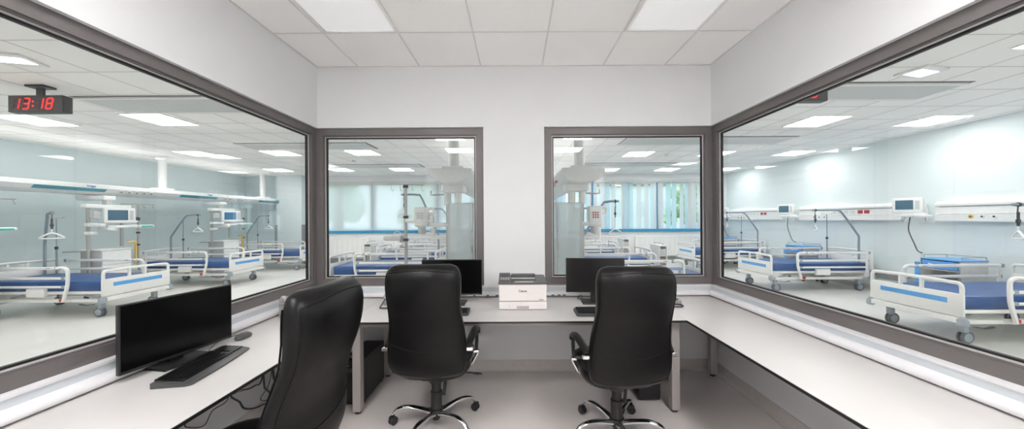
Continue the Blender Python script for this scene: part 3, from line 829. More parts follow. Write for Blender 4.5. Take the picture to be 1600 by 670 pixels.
tower('black computer tower under the rear desk beside the left desk leg', -1.325, 2.69)
tower('black computer tower under the rear desk behind the right chair', 1.09, 2.72)
def cable(label, pts, r=0.004):
    o = MB().tube(spline(pts, 8), r, 6).build('cable', M_DARK, None, True)
    tag(o, label, 'cable', 'cables hanging under the left desk')
wx = XL+0.03
cable('thin black cable zigzagging low along the wall, nearest end of the left desk', [(wx,1.60,0.70),(wx,1.72,0.42),(wx,1.86,0.338),(wx,1.92,0.328),(wx,1.935,0.30),(wx,2.04,0.243),(wx,2.10,0.30),(wx,2.20,0.305),(wx,2.215,0.38),(wx,2.20,0.70)], 0.003)
cable('thick black cable drooping lowest under the left desk', [(wx+0.02,2.22,0.70),(wx+0.02,2.215,0.36),(wx+0.02,2.225,0.315),(wx+0.02,2.28,0.257),(wx+0.02,2.33,0.182),(wx+0.02,2.47,0.125),(wx+0.02,2.62,0.16),(wx+0.02,2.7,0.70)], 0.006)
cable('black cable in a shallow swag beside the nearest chair back', [(wx,2.22,0.70),(wx,2.255,0.37),(wx,2.345,0.307),(wx,2.44,0.287),(wx-0.012,2.53,0.31),(wx-0.012,2.60,0.70)], 0.005)
cable('black cable bent in a hairpin beside the nearest chair back', [(wx+0.14,2.33,0.70),(wx+0.14,2.345,0.352),(wx+0.14,2.37,0.295),(wx+0.14,2.43,0.222),(wx+0.14,2.48,0.177),(wx+0.14,2.47,0.227),(wx+0.14,2.52,0.267),(wx+0.14,2.56,0.70)], 0.006)
cable('thin black cable folded back sharply under the left desk', [(wx+0.115,2.50,0.70),(wx+0.115,2.44,0.34),(wx+0.115,2.345,0.245),(wx+0.115,2.40,0.20),(wx+0.115,2.46,0.165),(wx+0.115,2.48,0.195),(wx+0.115,2.47,0.70)], 0.003)
cable('grey curled cable nearest the chair back under the left desk', [(wx+0.09,2.46,0.70),(wx+0.09,2.50,0.34),(wx+0.09,2.52,0.296),(wx+0.09,2.54,0.262),(wx+0.09,2.60,0.215),(wx+0.09,2.68,0.30),(wx+0.09,2.72,0.70)], 0.006)
cable('black cable coming off the right monitor to the trunking', [(0.60,3.05,0.80),(0.575,3.08,0.765),(0.585,3.12,0.741),(0.63,3.17,0.741),(0.64,3.215,0.75)], 0.003)

# ------------------------------------------------------------------ hospital beds
def make_bed(label, loc, rz):
    """head at local -x, foot at local +x"""
    t_ = thing('hospital_bed', label, 'bed', loc, rz, 'white hospital beds with navy mattresses')
    hw = 0.47
    # under-carriage
    q = MB()
    for s_ in (-1, 1): q.rbox(-0.95, 0.86, s_*0.40-0.03, s_*0.40+0.03, 0.235, 0.285, r=0.008)
    q.rbox(-0.98, -0.90, -0.43, 0.43, 0.23, 0.29, r=0.008)
    q.build('base_frame', M_BEDW, t_)
    q = MB()
    for s_ in (-1, 1):
        q.tube([(0.70, s_*0.30, 0.27), (0.25, s_*0.30, 0.37)], 0.018, 6); q.tube([(-0.70, s_*0.30, 0.27), (-0.25, s_*0.30, 0.37)], 0.018, 6)
    q.tube([(0.5,-0.3,0.31),(0.5,0.3,0.31)], 0.018, 6); q.rbox(-0.2,0.25,-0.08,0.08,0.26,0.33,r=0.01)
    q.build('lift_linkage', M_MEDG, t_)
    q = MB(); q.rbox(-0.99, 0.93, -0.45, 0.45, 0.365, 0.41, r=0.01)
    q.build('deck', M_BEDW, t_)
    q = MB()
    def ml(x, k, dz=0):
        return [(x, y*k, z) for y, z in ((-0.435,0.415),(0.435,0.415),(0.448,0.44),(0.448,0.535+dz),(0.43,0.557+dz),(0.2,0.562+dz),(-0.2,0.562+dz),(-0.43,0.557+dz),(-0.448,0.535+dz),(-0.448,0.44))]
    q.loft([ml(-0.985,0.97,-0.01), ml(-0.97,1), ml(-0.6,1.0,0.004), ml(-0.2,1), ml(0.2,1,0.003), ml(0.6,1), ml(0.905,1), ml(0.92,0.97,-0.01)])
    q.build('mattress', M_MATT, t_, True)
    # end boards: outline with three openings built as a frame
    def board(x, z0, z1, name):
        q = MB(); th = 0.016
        zb = z1-0.145; zt = z1-0.045
        q.rbox(x-th, x+th, -0.50, 0.50, z0, zb, r=0.012)
        top = spline([(x,-0.478,zb-0.02),(x,-0.478,zt-0.02),(x,-0.455,z1-0.03),(x,-0.40,z1-0.022),(x,0,z1-0.014),(x,0.40,z1-0.022),(x,0.455,z1-0.03),(x,0.478,zt-0.02),(x,0.478,zb-0.02)],4)
        q.tube(top, 0.021, 10)
        for yy in (-0.13, 0.10): q.rbox(x-th, x+th, yy-0.017, yy+0.017, zb-0.01, z1-0.03, r=0.006)
        return q.build(name, M_BEDW, t_, True)
    fb = board(0.985, 0.335, 0.745, 'footboard')
    q = MB(); q.rbox(0.999, 1.0035, -0.36, 0.36, 0.475, 0.535, r=0.002); q.build('stripe', M_STRIPE, fb)
    hb = board(-1.02, 0.42, 0.82, 'headboard')
    RB(-1.0385, -1.0355, -0.36, 0.36, 0.53, 0.59, r=0.001).build('stripe', M_STRIPE, hb)
    cb = RB(0.95, 1.03, -0.46, 0.46, 0.265, 0.325, r=0.006).build('cross_bar', M_BEDW, t_)
    for s_ in (-1, 1):
        for xx, nm in ((0.995, 'bumper'), (-1.03, 'bumper')):
            MB().lathe([(0.03,0.235),(0.05,0.25),(0.046,0.30),(0.03,0.325),(0.02,0.34)], (xx, s_*0.495, 0), 12).build(nm, M_BEDGREY, t_, True)
    q = MB(); q.box(-1.0, -0.9, -0.45, 0.45, 0.29, 0.42); q.build('head_upright', M_BEDW, t_)
    # side rails
    for s_ in (-1, 1):
        y = s_*0.515
        q = MB()
        q.tube(spline([(0.32,y,0.78),(0.42,y,0.785),(0.475,y,0.76),(0.49,y,0.70),(0.485,y,0.52),(0.455,y,0.40),(0.42,y,0.27)],5), 0.022, 8)
        q.rbox(-0.93, 0.36, y-0.014, y+0.014, 0.758, 0.80, r=0.01)
        q.rbox(-0.90, 0.47, y-0.010, y+0.010, 0.605, 0.645, r=0.008)
        q.rbox(-0.90, 0.47, y-0.010, y+0.010, 0.475, 0.51, r=0.008)
        q.tube([(-0.88,y,0.79),(-0.88,y,0.40)], 0.018, 8)
        q.box(-0.90,-0.86,min(y,s_*0.43),max(y,s_*0.43),0.385,0.405)
        q.box(0.40,0.44,min(y,s_*0.41),max(y,s_*0.41),0.258,0.28)
        rl = q.build('side_rail', M_BEDW, t_, True)
        g_ = MB(); g_.rbox(0.30,0.345,y-0.017,y+0.017,0.754,0.804,r=0.008); g_.rbox(0.40,0.45,y-0.014,y+0.014,0.60,0.65,r=0.006); g_.rbox(-0.945,-0.90,y-0.018,y+0.018,0.752,0.806,r=0.008); g_.rbox(-0.915,-0.885,y-0.014,y+0.014,0.60,0.65,r=0.006)
        g_.rbox(0.40,0.45,y-0.013,y+0.013,0.47,0.515,r=0.006)
        g_.build('rail_clip', M_BEDGREY, rl)
        RB(0.17,0.24,y-0.0155,y+0.0155,0.772,0.786,r=0.003).build('rail_mark', M_BEDGREY, rl)
        RB(-0.18,0.10,min(s_*0.45,s_*0.50),max(s_*0.45,s_*0.50),0.33,0.46,r=0.012).build('rail_lock_box', M_BEDW, t_)
    RB(0.28, 0.34, -0.47, -0.42, 0.25, 0.30, r=0.015).build('release_knob', M_REDB, t_)
    RB(0.28, 0.34, 0.42, 0.47, 0.25, 0.30, r=0.015).build('release_knob', M_REDB, t_)
    # casters
    for sx, sy in ((0.84,-0.38),(0.84,0.38),(-0.84,-0.38),(-0.84,0.38)):
        q = MB(); q.rbox(sx-0.03, sx+0.03, sy-0.035, sy+0.035, 0.13, 0.25, r=0.01); q.rbox(sx-0.05,sx+0.02,sy-0.006,sy+0.006,0.06,0.16,r=0.004)
        c_ = q.build('caster', M_BEDGREY, t_, True)
        q = MB()
        for o_ in (-0.032, 0.008): q.lathe([(0.02,o_),(0.055,o_),(0.066,o_+0.003),(0.075,o_+0.006),(0.075,o_+0.018),(0.066,o_+0.021),(0.055,o_+0.024),(0.02,o_+0.024)], (sx-0.02, sy, 0.075), 20, 'y')
        q.build('wheel', M_WHEEL, c_, True)
        q = MB(); q.lathe([(0.001,-0.034),(0.05,-0.034),(0.05,0.034),(0.001,0.034)], (sx-0.02, sy, 0.075), 16, 'y'); q.build('wheel_cover', M_BEDGREY, c_, True)
    for s_ in (-1, 1):
        q = MB(); q.tube([(0.80,s_*0.44,0.21),(0.70,s_*0.46,0.20),(0.60,s_*0.46,0.215)], [0.012,0.014,0.02], 6, False, 0.4); q.build('brake_pedal', M_DARK, t_, True)
    return t_
TRM = {}
def trapeze(bed, yh=0.0, ztop=1.63, turn=0.0, reach=0.9, hang=0.40, hrot=0.0):
    q = MB(); xh = -0.965
    bx = spline([(0,0,0.30),(0,0,0.95),(0.0,0,1.08),(0.06,0,1.18),(0.34,0,ztop-0.06),(0.42,0,ztop-0.012),(0.50,0,ztop),(reach,0,ztop)], 4)
    q.tube(bx, 0.019, 8)
    p = q.build('lifting_pole', M_POLE, bed, True, (xh, yh, 0), turn)
    q = MB(); xs_ = reach-0.06
    q.lathe([(0.026,-0.012),(0.026,0.012)], (xs_,0,ztop), 12, 'x')
    q.tube([(xs_,0,ztop-0.01),(xs_+0.01,0,ztop-0.10)], 0.006, 6); q.tube([(xs_,0,ztop-0.09),(xs_,0,ztop-0.26)], 0.014, 6, False, 0.6); q.lathe([(0.02,-0.02),(0.02,0.02)], (xs_,0,ztop-0.2), 8)
    q.build('strap', M_DARK, p, True)
    q = MB(); zz = ztop-hang; q.M = T(xs_,0,0) @ RZ(hrot) @ T(-xs_,0,0)
    q.tube(spline([(xs_-0.12,0,zz),(xs_-0.05,0,zz+0.055),(xs_,0,zz+0.075),(xs_+0.05,0,zz+0.055),(xs_+0.12,0,zz),(xs_+0.08,0,zz-0.012),(xs_-0.08,0,zz-0.012),(xs_-0.12,0,zz)],4)[:-1], 0.012, 8, True)
    q.tube([(xs_,0,ztop-0.25),(xs_,0,zz+0.07)], 0.008, 6)
    q.build('grab_handle', M_MEDW, p, True)
def ivpole(bed, y, ztop=1.55):
    q = MB(); q.tube([(0,0,0.28),(0,0,1.0)], 0.013, 8); q.tube([(0,0,1.0),(0,0,ztop)], 0.008, 8)
    p = q.build('drip_pole', M_POLE, bed, True, (-0.965, y, 0))
    q = MB()
    for a in (0, PI/2): q.tube([(-0.13*math.cos(a),-0.13*math.sin(a),ztop+0.03),(-0.1*math.cos(a),-0.1*math.sin(a),ztop),(0.1*math.cos(a),0.1*math.sin(a),ztop),(0.13*math.cos(a),0.13*math.sin(a),ztop+0.03)], 0.004, 6)
    q.build('hook', M_STEEL, p)
    MB().lathe([(0.02,0.99),(0.024,1.0),(0.024,1.03),(0.02,1.04)], n=10).build('clamp', M_DARK, p)

bed0 = make_bed('white hospital bed with navy mattress nearest the left window', (-7.32, 5.6, 0), 0)
def bed(label, x, y, rz): return dup(bed0, (x, y, 0), rz, label)
b1 = bed0
b2 = bed('white hospital bed second from the left window, behind the large monitor', -7.42, 8.0, 0)
b3 = bed('white hospital bed in the far left corner beside the pilaster', -7.35, 10.35, 0)
r1 = bed('white hospital bed nearest the right window with its footboard facing it', 6.10, 4.3, PI)
r2 = bed('white hospital bed second along the right pale blue wall', 6.08, 7.12, PI)
r3 = bed('white hospital bed in the far right corner by the windows', 6.1, 10.0, PI)
cl1 = bed('white hospital bed nearest in the rear left window, blue mattress in front', -2.52, 6.75, PI)
cl2 = bed('white hospital bed second in the rear left window behind the drip stand', -2.55, 9.0, PI)
cl3 = bed('white hospital bed by the radiators, third in the rear left window', -2.3, 10.75, PI)
for o in (cl1, cl2, cl3): o.scale = (1, 1, 1.09)          # raised higher than the others
cr1 = bed('white hospital bed nearest in the rear right window, above the chair back', 2.1, 5.65, 0)
cr2 = bed('white hospital bed second in the rear right window above the monitor', 2.05, 7.95, 0)
cr3 = bed('white hospital bed by the radiators, third in the rear right window', 2.0, 10.2, 0)
for o in (cr1, cr2, cr3): o.scale = (1, 1, 1.06)
trapeze(b1, 0.27, turn=-0.54, reach=0.95, hrot=1.5); trapeze(b2, 0.12, reach=0.72); trapeze(b3, reach=0.72)
trapeze(r1, 0.28, reach=1.06, hrot=0.9); trapeze(r2, 0.28, reach=0.95, hrot=1.1); trapeze(r3, 0.28, reach=0.95, hrot=1.1)
trapeze(cl1, ztop=1.83, reach=0.75); trapeze(cr1, ztop=1.68, reach=0.62, hang=0.52); trapeze(cl2); trapeze(cr2)
for bb, yy in ((b1,0.42),(b2,0.42),(b3,0.42),(r2,-0.42),(r3,-0.42)): ivpole(bb, yy)

# ------------------------------------------------------------------ bedside cabinets on the right
def cabinet(label, loc, rz):
    """front faces local -x"""
    t_ = thing('bedside_cabinet', label, 'cabinet', loc, rz, 'blue bedside cabinets along the right wall')
    D, W, H_ = 0.42, 0.48, 0.80
    q = MB()
    q.box(0, D, -W/2, -W/2+0.018, 0.10, H_); q.box(0, D, W/2-0.018, W/2, 0.10, H_); q.box(D-0.015, D, -W/2+0.018, W/2-0.018, 0.10, H_)
    q.box(0.01, D-0.015, -W/2+0.018, W/2-0.018, 0.10, 0.12); q.box(0.01, D-0.015, -W/2+0.018, W/2-0.018, 0.44, 0.455); q.box(0.01, D-0.015, -W/2+0.018, W/2-0.018, 0.64, 0.655)
    q.build('carcass', M_CABW, t_)
    for za, zb in ((0.665, 0.785), (0.13, 0.435)):
        d_ = RB(-0.012, 0.012, -W/2+0.022, W/2-0.022, za, zb, r=0.004).build('drawer' if za > 0.5 else 'door', M_BLUECAB, t_)
        zc = zb-0.045
        MB().tube(spline([(-0.012,-0.13,zc),(-0.03,-0.11,zc-0.005),(-0.034,0,zc-0.022),(-0.03,0.11,zc-0.005),(-0.012,0.13,zc)],4), 0.006, 6).build('handle', M_MEDW, d_, True)
    RB(-0.01, D+0.01, -W/2-0.01, W/2+0.01, H_, H_+0.022, r=0.008).build('top', M_STRIPE, t_)
    q = MB(); z = H_+0.065
    pts = [(0.04,W/2-0.01,z),(D-0.01,W/2-0.01,z),(D-0.01,-W/2+0.01,z),(0.04,-W/2+0.01,z)]
    q.tube(pts, 0.006, 6)
    for p in pts: q.tube([p,(p[0],p[1],H_+0.02)], 0.006, 6)
    q.build('gallery_rail', M_STEEL, t_)
    RB(0.05, D-0.03, W/2+0.015, W/2+0.14, 0.28, H_-0.06, r=0.012).build('side_flap', M_BLUECAB, t_)
    q = MB()
    for yy in (-W/2+0.006, W/2-0.006): q.tube([(-0.004,yy,0.06),(-0.004,yy,H_)], 0.012, 6)
    q.build('corner_post', M_STEEL, t_)
    for sx in (0.05, D-0.05):
        for sy in (-0.19, 0.19):
            q = MB(); q.lathe([(0.01,-0.012),(0.034,-0.012),(0.034,0.012),(0.01,0.012)], (sx,sy,0.034), 14, 'y'); q.tube([(sx,sy,0.03),(sx,sy,0.11)],0.01,6); q.build('caster', M_WHEEL, t_)
    return t_
cb0 = cabinet('blue and grey bedside cabinet behind the bed nearest the right window', (6.68, 5.25, 0), 0)
dup(cb0, (6.62, 7.92, 0), 0, 'blue and grey bedside cabinet beside the second right bed')
dup(cb0, (6.62, 10.82, 0), 0, 'blue and grey bedside cabinet beside the far right bed')

# narrow shelf racks standing at the foot of the centre beds
def rack(label, loc):
    t_ = thing('shelf_rack', label, 'shelf', loc, 0, 'narrow white shelf racks at the centre bed feet')
    W, L = 0.18, 0.5
    q = MB()
    for xx in (-W/2, W/2-0.015): q.box(xx, xx+0.015, -L/2, L/2, 0.06, 0.88)
    for z in (0.06, 0.42, 0.64, 0.865): q.box(-W/2+0.015, W/2-0.015, -L/2, L/2, z, z+0.015)
    q.build('shelf_frame', M_BEDW, t_)
    RB(-W/2+0.02, W/2-0.02, -L/2+0.02, L/2-0.03, 0.658, 0.80, r=0.006).build('tray', M_MEDG, t_)
    RB(-W/2+0.02, W/2-0.02, -L/2+0.06, L/2-0.03, 0.437, 0.60, r=0.006).build('basket', M_BUMP, t_)
    q = MB()
    for yy in (-L/2+0.03, L/2-0.03): q.tube([(0,yy,0.88),(0,yy,0.92)],0.008,6); 
    q.tube([(0,-L/2+0.03,0.92),(0,L/2-0.03,0.92)],0.008,6); q.build('push_rail', M_STEEL, t_)
    for sx in (-W/2+0.03, W/2-0.03):
        for sy in (-L/2+0.04, L/2-0.04): MB().lathe([(0.01,-0.01),(0.03,-0.01),(0.03,0.01),(0.01,0.01)], (sx,sy,0.03), 12,'y').build('caster', M_WHEEL, t_)
    return t_
k0 = rack('narrow white shelf rack at the foot of the second bed, rear right window', (3.27, 7.62, 0))
dup(k0, (3.22, 9.95, 0), 0, 'narrow white shelf rack at the foot of the third bed, rear right window')
dup(k0, (-3.78, 8.75, 0), 0, 'narrow white shelf rack at the foot of the second bed, rear left window')
dup(k0, (-3.52, 10.6, 0), 0, 'narrow white shelf rack at the foot of the third bed, rear left window')

# ------------------------------------------------------------------ overhead supply beams
def beam(label, x, y0, y1, posts, face, letters):
    """face = +1: sockets and panels towards +x, -1 towards -x"""
    t_ = thing('supply_beam', label, 'medical supply beam', (x, y0, 2.0), 0, 'overhead medical supply beams')
    L = y1-y0
    prof = [(-0.29,0.20),(-0.30,0.185),(-0.30,0.125),(-0.23,0.055),(-0.13,0.012),(0,0.0),(0.13,0.012),(0.23,0.055),(0.30,0.125),(0.30,0.185),(0.29,0.20)]
    q = MB(); q.prism(prof, 'y', 0.06, L); q.build('body', M_MEDW, t_)
    q = MB()
    def sc(k, y, kz=1): return [(p[0]*k, y, 0.1+(p[1]-0.1)*kz) for p in prof]
    q.loft([sc(0.86,0.0,0.86), sc(0.96,0.006,0.96), sc(1.012,0.02,1.012), sc(1.012,0.06,1.012)]); q.build('end_cap', M_MEDW, t_, True)
    for py in posts:
        q = MB(); q.lathe([(0.075,0.26),(0.075,CEIL-2.0)], (0,py-y0,0), 20); pp = q.build('ceiling_post', M_MEDG if False else M_MEDW, t_, True)
        RB(-0.15,0.15,py-y0-0.15,py-y0+0.15,0.2,0.26,r=0.02).build('post_foot', M_MEDW, pp)
        RB(-0.16,0.16,py-y0-0.13,py-y0+0.13,CEIL-2.0-0.03,CEIL-2.0,r=0.01).build('ceiling_plate', M_MEDW, pp)
    s_ = face
    B(-0.09, 0.09, 0.9, L-0.3, 0.2, 0.206).build('emissive_strip', M_BEAMFILL, t_)     # added glowing strip, unseen from below, lifts the ward ceiling
    # details lie on the sloping lower flank between (0.30,0.125) and (0.23,0.055)
    def flank(a, b_, name, m, u0=0.1, u1=0.9, th=0.004):
        A = Vector((s_*0.30, 0, 0.125)); Bv = Vector((s_*0.23, 0, 0.055)); nrm = Vector((s_*0.707, 0, -0.707))*th
        p0 = A.lerp(Bv, u0); p1 = A.lerp(Bv, u1)
        pr = [(p0.x,p0.z),(p1.x,p1.z),(p1.x+nrm.x,p1.z+nrm.z),(p0.x+nrm.x,p0.z+nrm.z)]
        return MB().prism(pr, 'y', a, b_).build(name, m, t_)
    y = 0.5
    while letters and y < L-0.6:
        flank(y, y+1.0, 'light_cover', M_TEALP)
        q = MB()
        A = Vector((s_*0.265, 0, 0.09)); nrm = Vector((s_*0.707, 0, -0.707))
        for k_ in range(5):
            q.M = T(A.x, y+1.25+k_*0.14, A.z) @ Matrix.Rotation(s_*-0.785 + (PI if s_ < 0 else 0), 4, 'Y').inverted() if False else T(A.x, y+1.25+k_*0.14, A.z) @ nrm.to_track_quat('Z','X').to_matrix().to_4x4()
            q.lathe([(0.045,-0.002),(0.045,0.006),(0.02,0.012),(0.001,0.012)], (0,0,0), 12)
        q.M = None
        sr_ = q.build('gas_outlet_row', M_MEDW, t_, True)
        q = MB()
        for k_ in range(5):
            q.M = T(A.x, y+1.25+k_*0.14, A.z) @ nrm.to_track_quat('Z','X').to_matrix().to_4x4()
            q.lathe([(0.022,0.011),(0.022,0.016),(0.001,0.016)], (0,0,0), 10)
        q.M = None
        q.build('outlet_centre', M_BUMP, sr_)
        if letters: text('lettering', 'Dräger', 0.05, M_LOGO, t_, (s_*0.302, y+0.75, 0.155), (PI/2, 0, s_*PI/2), 0.0008, 'CENTER', 0.0012)
        y += 2.45
    if not letters:
        for k_ in range(2):
            flank(0.75+3.3*k_, 1.05+3.3*k_, 'socket_plate', M_RED, 0.15, 0.6); flank(1.15+3.3*k_, 2.6+3.3*k_, 'cover', M_MEDG)
    return t_
beam('long white supply beam with teal covers above the left row of beds', -8.3, 2.6, 11.3, (4.6, 7.85, 10.95), 1, True)
beam('white supply beam with boat shaped end, seen in the rear left window', -0.905, 4.62, 11.1, (4.95, 8.4), 1, False)
beam('white supply beam with boat shaped end, seen in the rear right window', 0.955, 4.62, 11.1, (4.95, 8.4), -1, False)

# ------------------------------------------------------------------ equipment hanging from the beams
def patient_monitor(parent, loc, rz, W=0.42, H_=0.31, scr=None):
    q = MB(); q.rbox(-W/2, W/2, -0.07, 0.07, -H_/2, H_/2, r=0.018, seg=3)
    p = q.build('monitor', M_MEDW, parent, True, loc, rz)
    RB(-W/2+0.045, W/2-0.10, -0.074, -0.068, -H_/2+0.055, H_/2-0.04, r=0.002).build('screen', scr or M_MSCREEN, p)
    RB(W/2-0.08, W/2-0.03, -0.0735, -0.068, -H_/2+0.06, H_/2-0.05, r=0.002).build('key_strip', M_MEDG, p)
    return p
def station(label, x, y, s_, scr, yp=0.45, zb=2.02):
    """hangs from a supply beam; s_ = side the equipment faces (+1: +x)"""
    t_ = thing('equipment_station', label, 'medical equipment', (x, y, zb), 0 if s_ > 0 else PI, 'equipment stations hanging from the supply beams')
    def zz(z): return z-zb
    RB(-0.50, 0.06, -0.10, 0.10, zz(1.90), zz(1.985), r=0.02).build('trolley', M_MEDW, t_)
    RB(-0.06, 0.06, -0.36, 0.36, zz(1.74), zz(1.81), r=0.012).build('cross_arm', M_MEDW, t_)
    RB(-0.05, 0.05, -0.05, 0.05, zz(1.80), zz(1.91), r=0.012).build('swivel', M_MEDG, t_)
    for yy, zl in ((-0.29, 0.5), (0.24, 0.99)):
        MB().tube([(0,yy,zz(1.75)),(0,yy,zz(zl))], 0.026, 12).build('steel_post', M_STEEL, t_, True)
    # screen set and shelves
    q = MB(); q.rbox(0.0, 0.10, -0.36, -0.22, zz(1.40), zz(1.46), r=0.012); q.rbox(0.06,0.30,-0.35,-0.26,zz(1.39),zz(1.45),r=0.012); q.rbox(0.0,0.12,-0.36,-0.24,zz(1.24),zz(1.30),r=0.012)
    q.rbox(0.08,0.34,-0.22,-0.12,zz(1.31),zz(1.37),r=0.012); q.rbox(0.2,0.36,-0.16,0.06,zz(1.36),zz(1.41),r=0.012); q.rbox(0.0,0.10,0.22,0.34,zz(1.44),zz(1.50),r=0.012)
    q.rbox(0.04,0.10,0.24,yp,zz(1.46),zz(1.51),r=0.012)
    q.build('swing_arm', M_MEDW, t_, True)
    patient_monitor(t_, (0.24, 0.0, zz(1.60)), math.radians(58), 0.40, 0.29, scr)
    q = MB(); q.rbox(0.03, 0.13, -0.30, -0.20, zz(1.55), zz(1.68), r=0.01); q.build('module_box', M_MEDG, t_)
    # drip pole on the arm
    xp = 0.09
    q = MB(); q.tube([(xp,yp,zz(0.62)),(xp,yp,zz(1.84))], 0.016, 8); dp = q.build('drip_pole', M_STEEL, t_, True)
    q = MB(); q.tube([(xp-0.10,yp-0.22,zz(1.84)),(xp+0.10,yp+0.22,zz(1.84))], 0.008, 6)
    for k_ in (-1,-0.4,0.4,1):
        q.tube(spline([(xp+0.09*k_,yp+0.2*k_,zz(1.84)),(xp+0.09*k_,yp+0.2*k_,zz(1.78)),(xp+0.09*k_+0.02,yp+0.2*k_,zz(1.765)),(xp+0.09*k_+0.03,yp+0.2*k_,zz(1.79))],3), 0.004, 5)
    q.build('hook_bar', M_STEEL, dp)
    q = MB()
    for z in (1.55,1.52,1.25,1.0): q.lathe([(0.03,zz(z)-0.018),(0.03,zz(z)+0.018)], (xp,yp,0), 10)
    q.build('clamp', M_DARK, dp)
    q = MB(); q.rbox(xp-0.05,xp+0.03,yp-0.20,yp-0.02,zz(1.36),zz(1.42),r=0.02); q.build('pump_arm', M_MEDW, t_)
    q = MB(); q.rbox(xp-0.01,xp+0.07,yp-0.03,yp+0.26,zz(1.35),zz(1.41),r=0.02); pm = q.build('syringe_pump', M_MEDW, t_)
    RB(xp+0.065,xp+0.076,yp+0.0,yp+0.22,zz(1.365),zz(1.395),r=0.004).build('green_band', M_GREEN, pm)
    q = MB(); q.tube(spline([(xp-0.02,yp-0.16,zz(1.05)),(xp,yp-0.12,zz(1.07)),(xp+0.01,yp-0.06,zz(1.04)),(xp+0.01,yp-0.06,zz(0.75)),(xp,yp-0.06,zz(0.6))],5), 0.016, 8)
    q.build('yellow_hose', M_YELLOW, t_, True)
    return t_
def drawers(label, x, y, s_):
    t_ = thing('drawer_unit', label, 'drawer unit', (x, y, 0), 0 if s_ > 0 else PI, 'white drawer units under the equipment')
    q = MB(); q.rbox(-0.40, 0.0, -0.24, 0.24, 0.10, 0.93, r=0.01); q.build('carcass', M_MEDG, t_)
    for za, zb in ((0.66,0.92),(0.40,0.65),(0.12,0.39)):
        RB(0.0, 0.016, -0.235, 0.235, za, zb, r=0.004).build('drawer', M_MEDW, t_)
    RB(-0.42, 0.02, -0.26, 0.26, 0.93, 0.95, r=0.006).build('top', M_MEDW, t_)
    RB(-0.42, -0.22, -0.48, -0.26, 0.925, 0.945, r=0.006).build('side_shelf', M_BUMP, t_)
    for sx in (-0.35,-0.05):
        for sy in (-0.19,0.19):
            q = MB(); q.lathe([(0.01,-0.012),(0.04,-0.012),(0.04,0.012),(0.01,0.012)], (sx,sy,0.04), 14, 'y'); q.tube([(sx,sy,0.04),(sx,sy,0.11)],0.012,6); q.build('caster', M_WHEEL, t_)
station('white monitor and pump station over the nearest left bed', -7.94, 6.49, 1, M_MSCREEN)
station('white monitor and pump station over the second left bed', -7.85, 8.92, 1, M_MSCREENB, 0.6)
station('white monitor and pump station at the left edge of the photo', -7.85, 4.45, 1, M_MSCREEN)
drawers('white drawer unit under the hanging monitor nearest the left window', -7.80, 6.52, 1)
drawers('white drawer unit under the hanging monitor of the second left bed', -7.70, 9.04, 1)
drawers('white drawer unit at the left edge of the photo', -7.70, 4.49, 1)

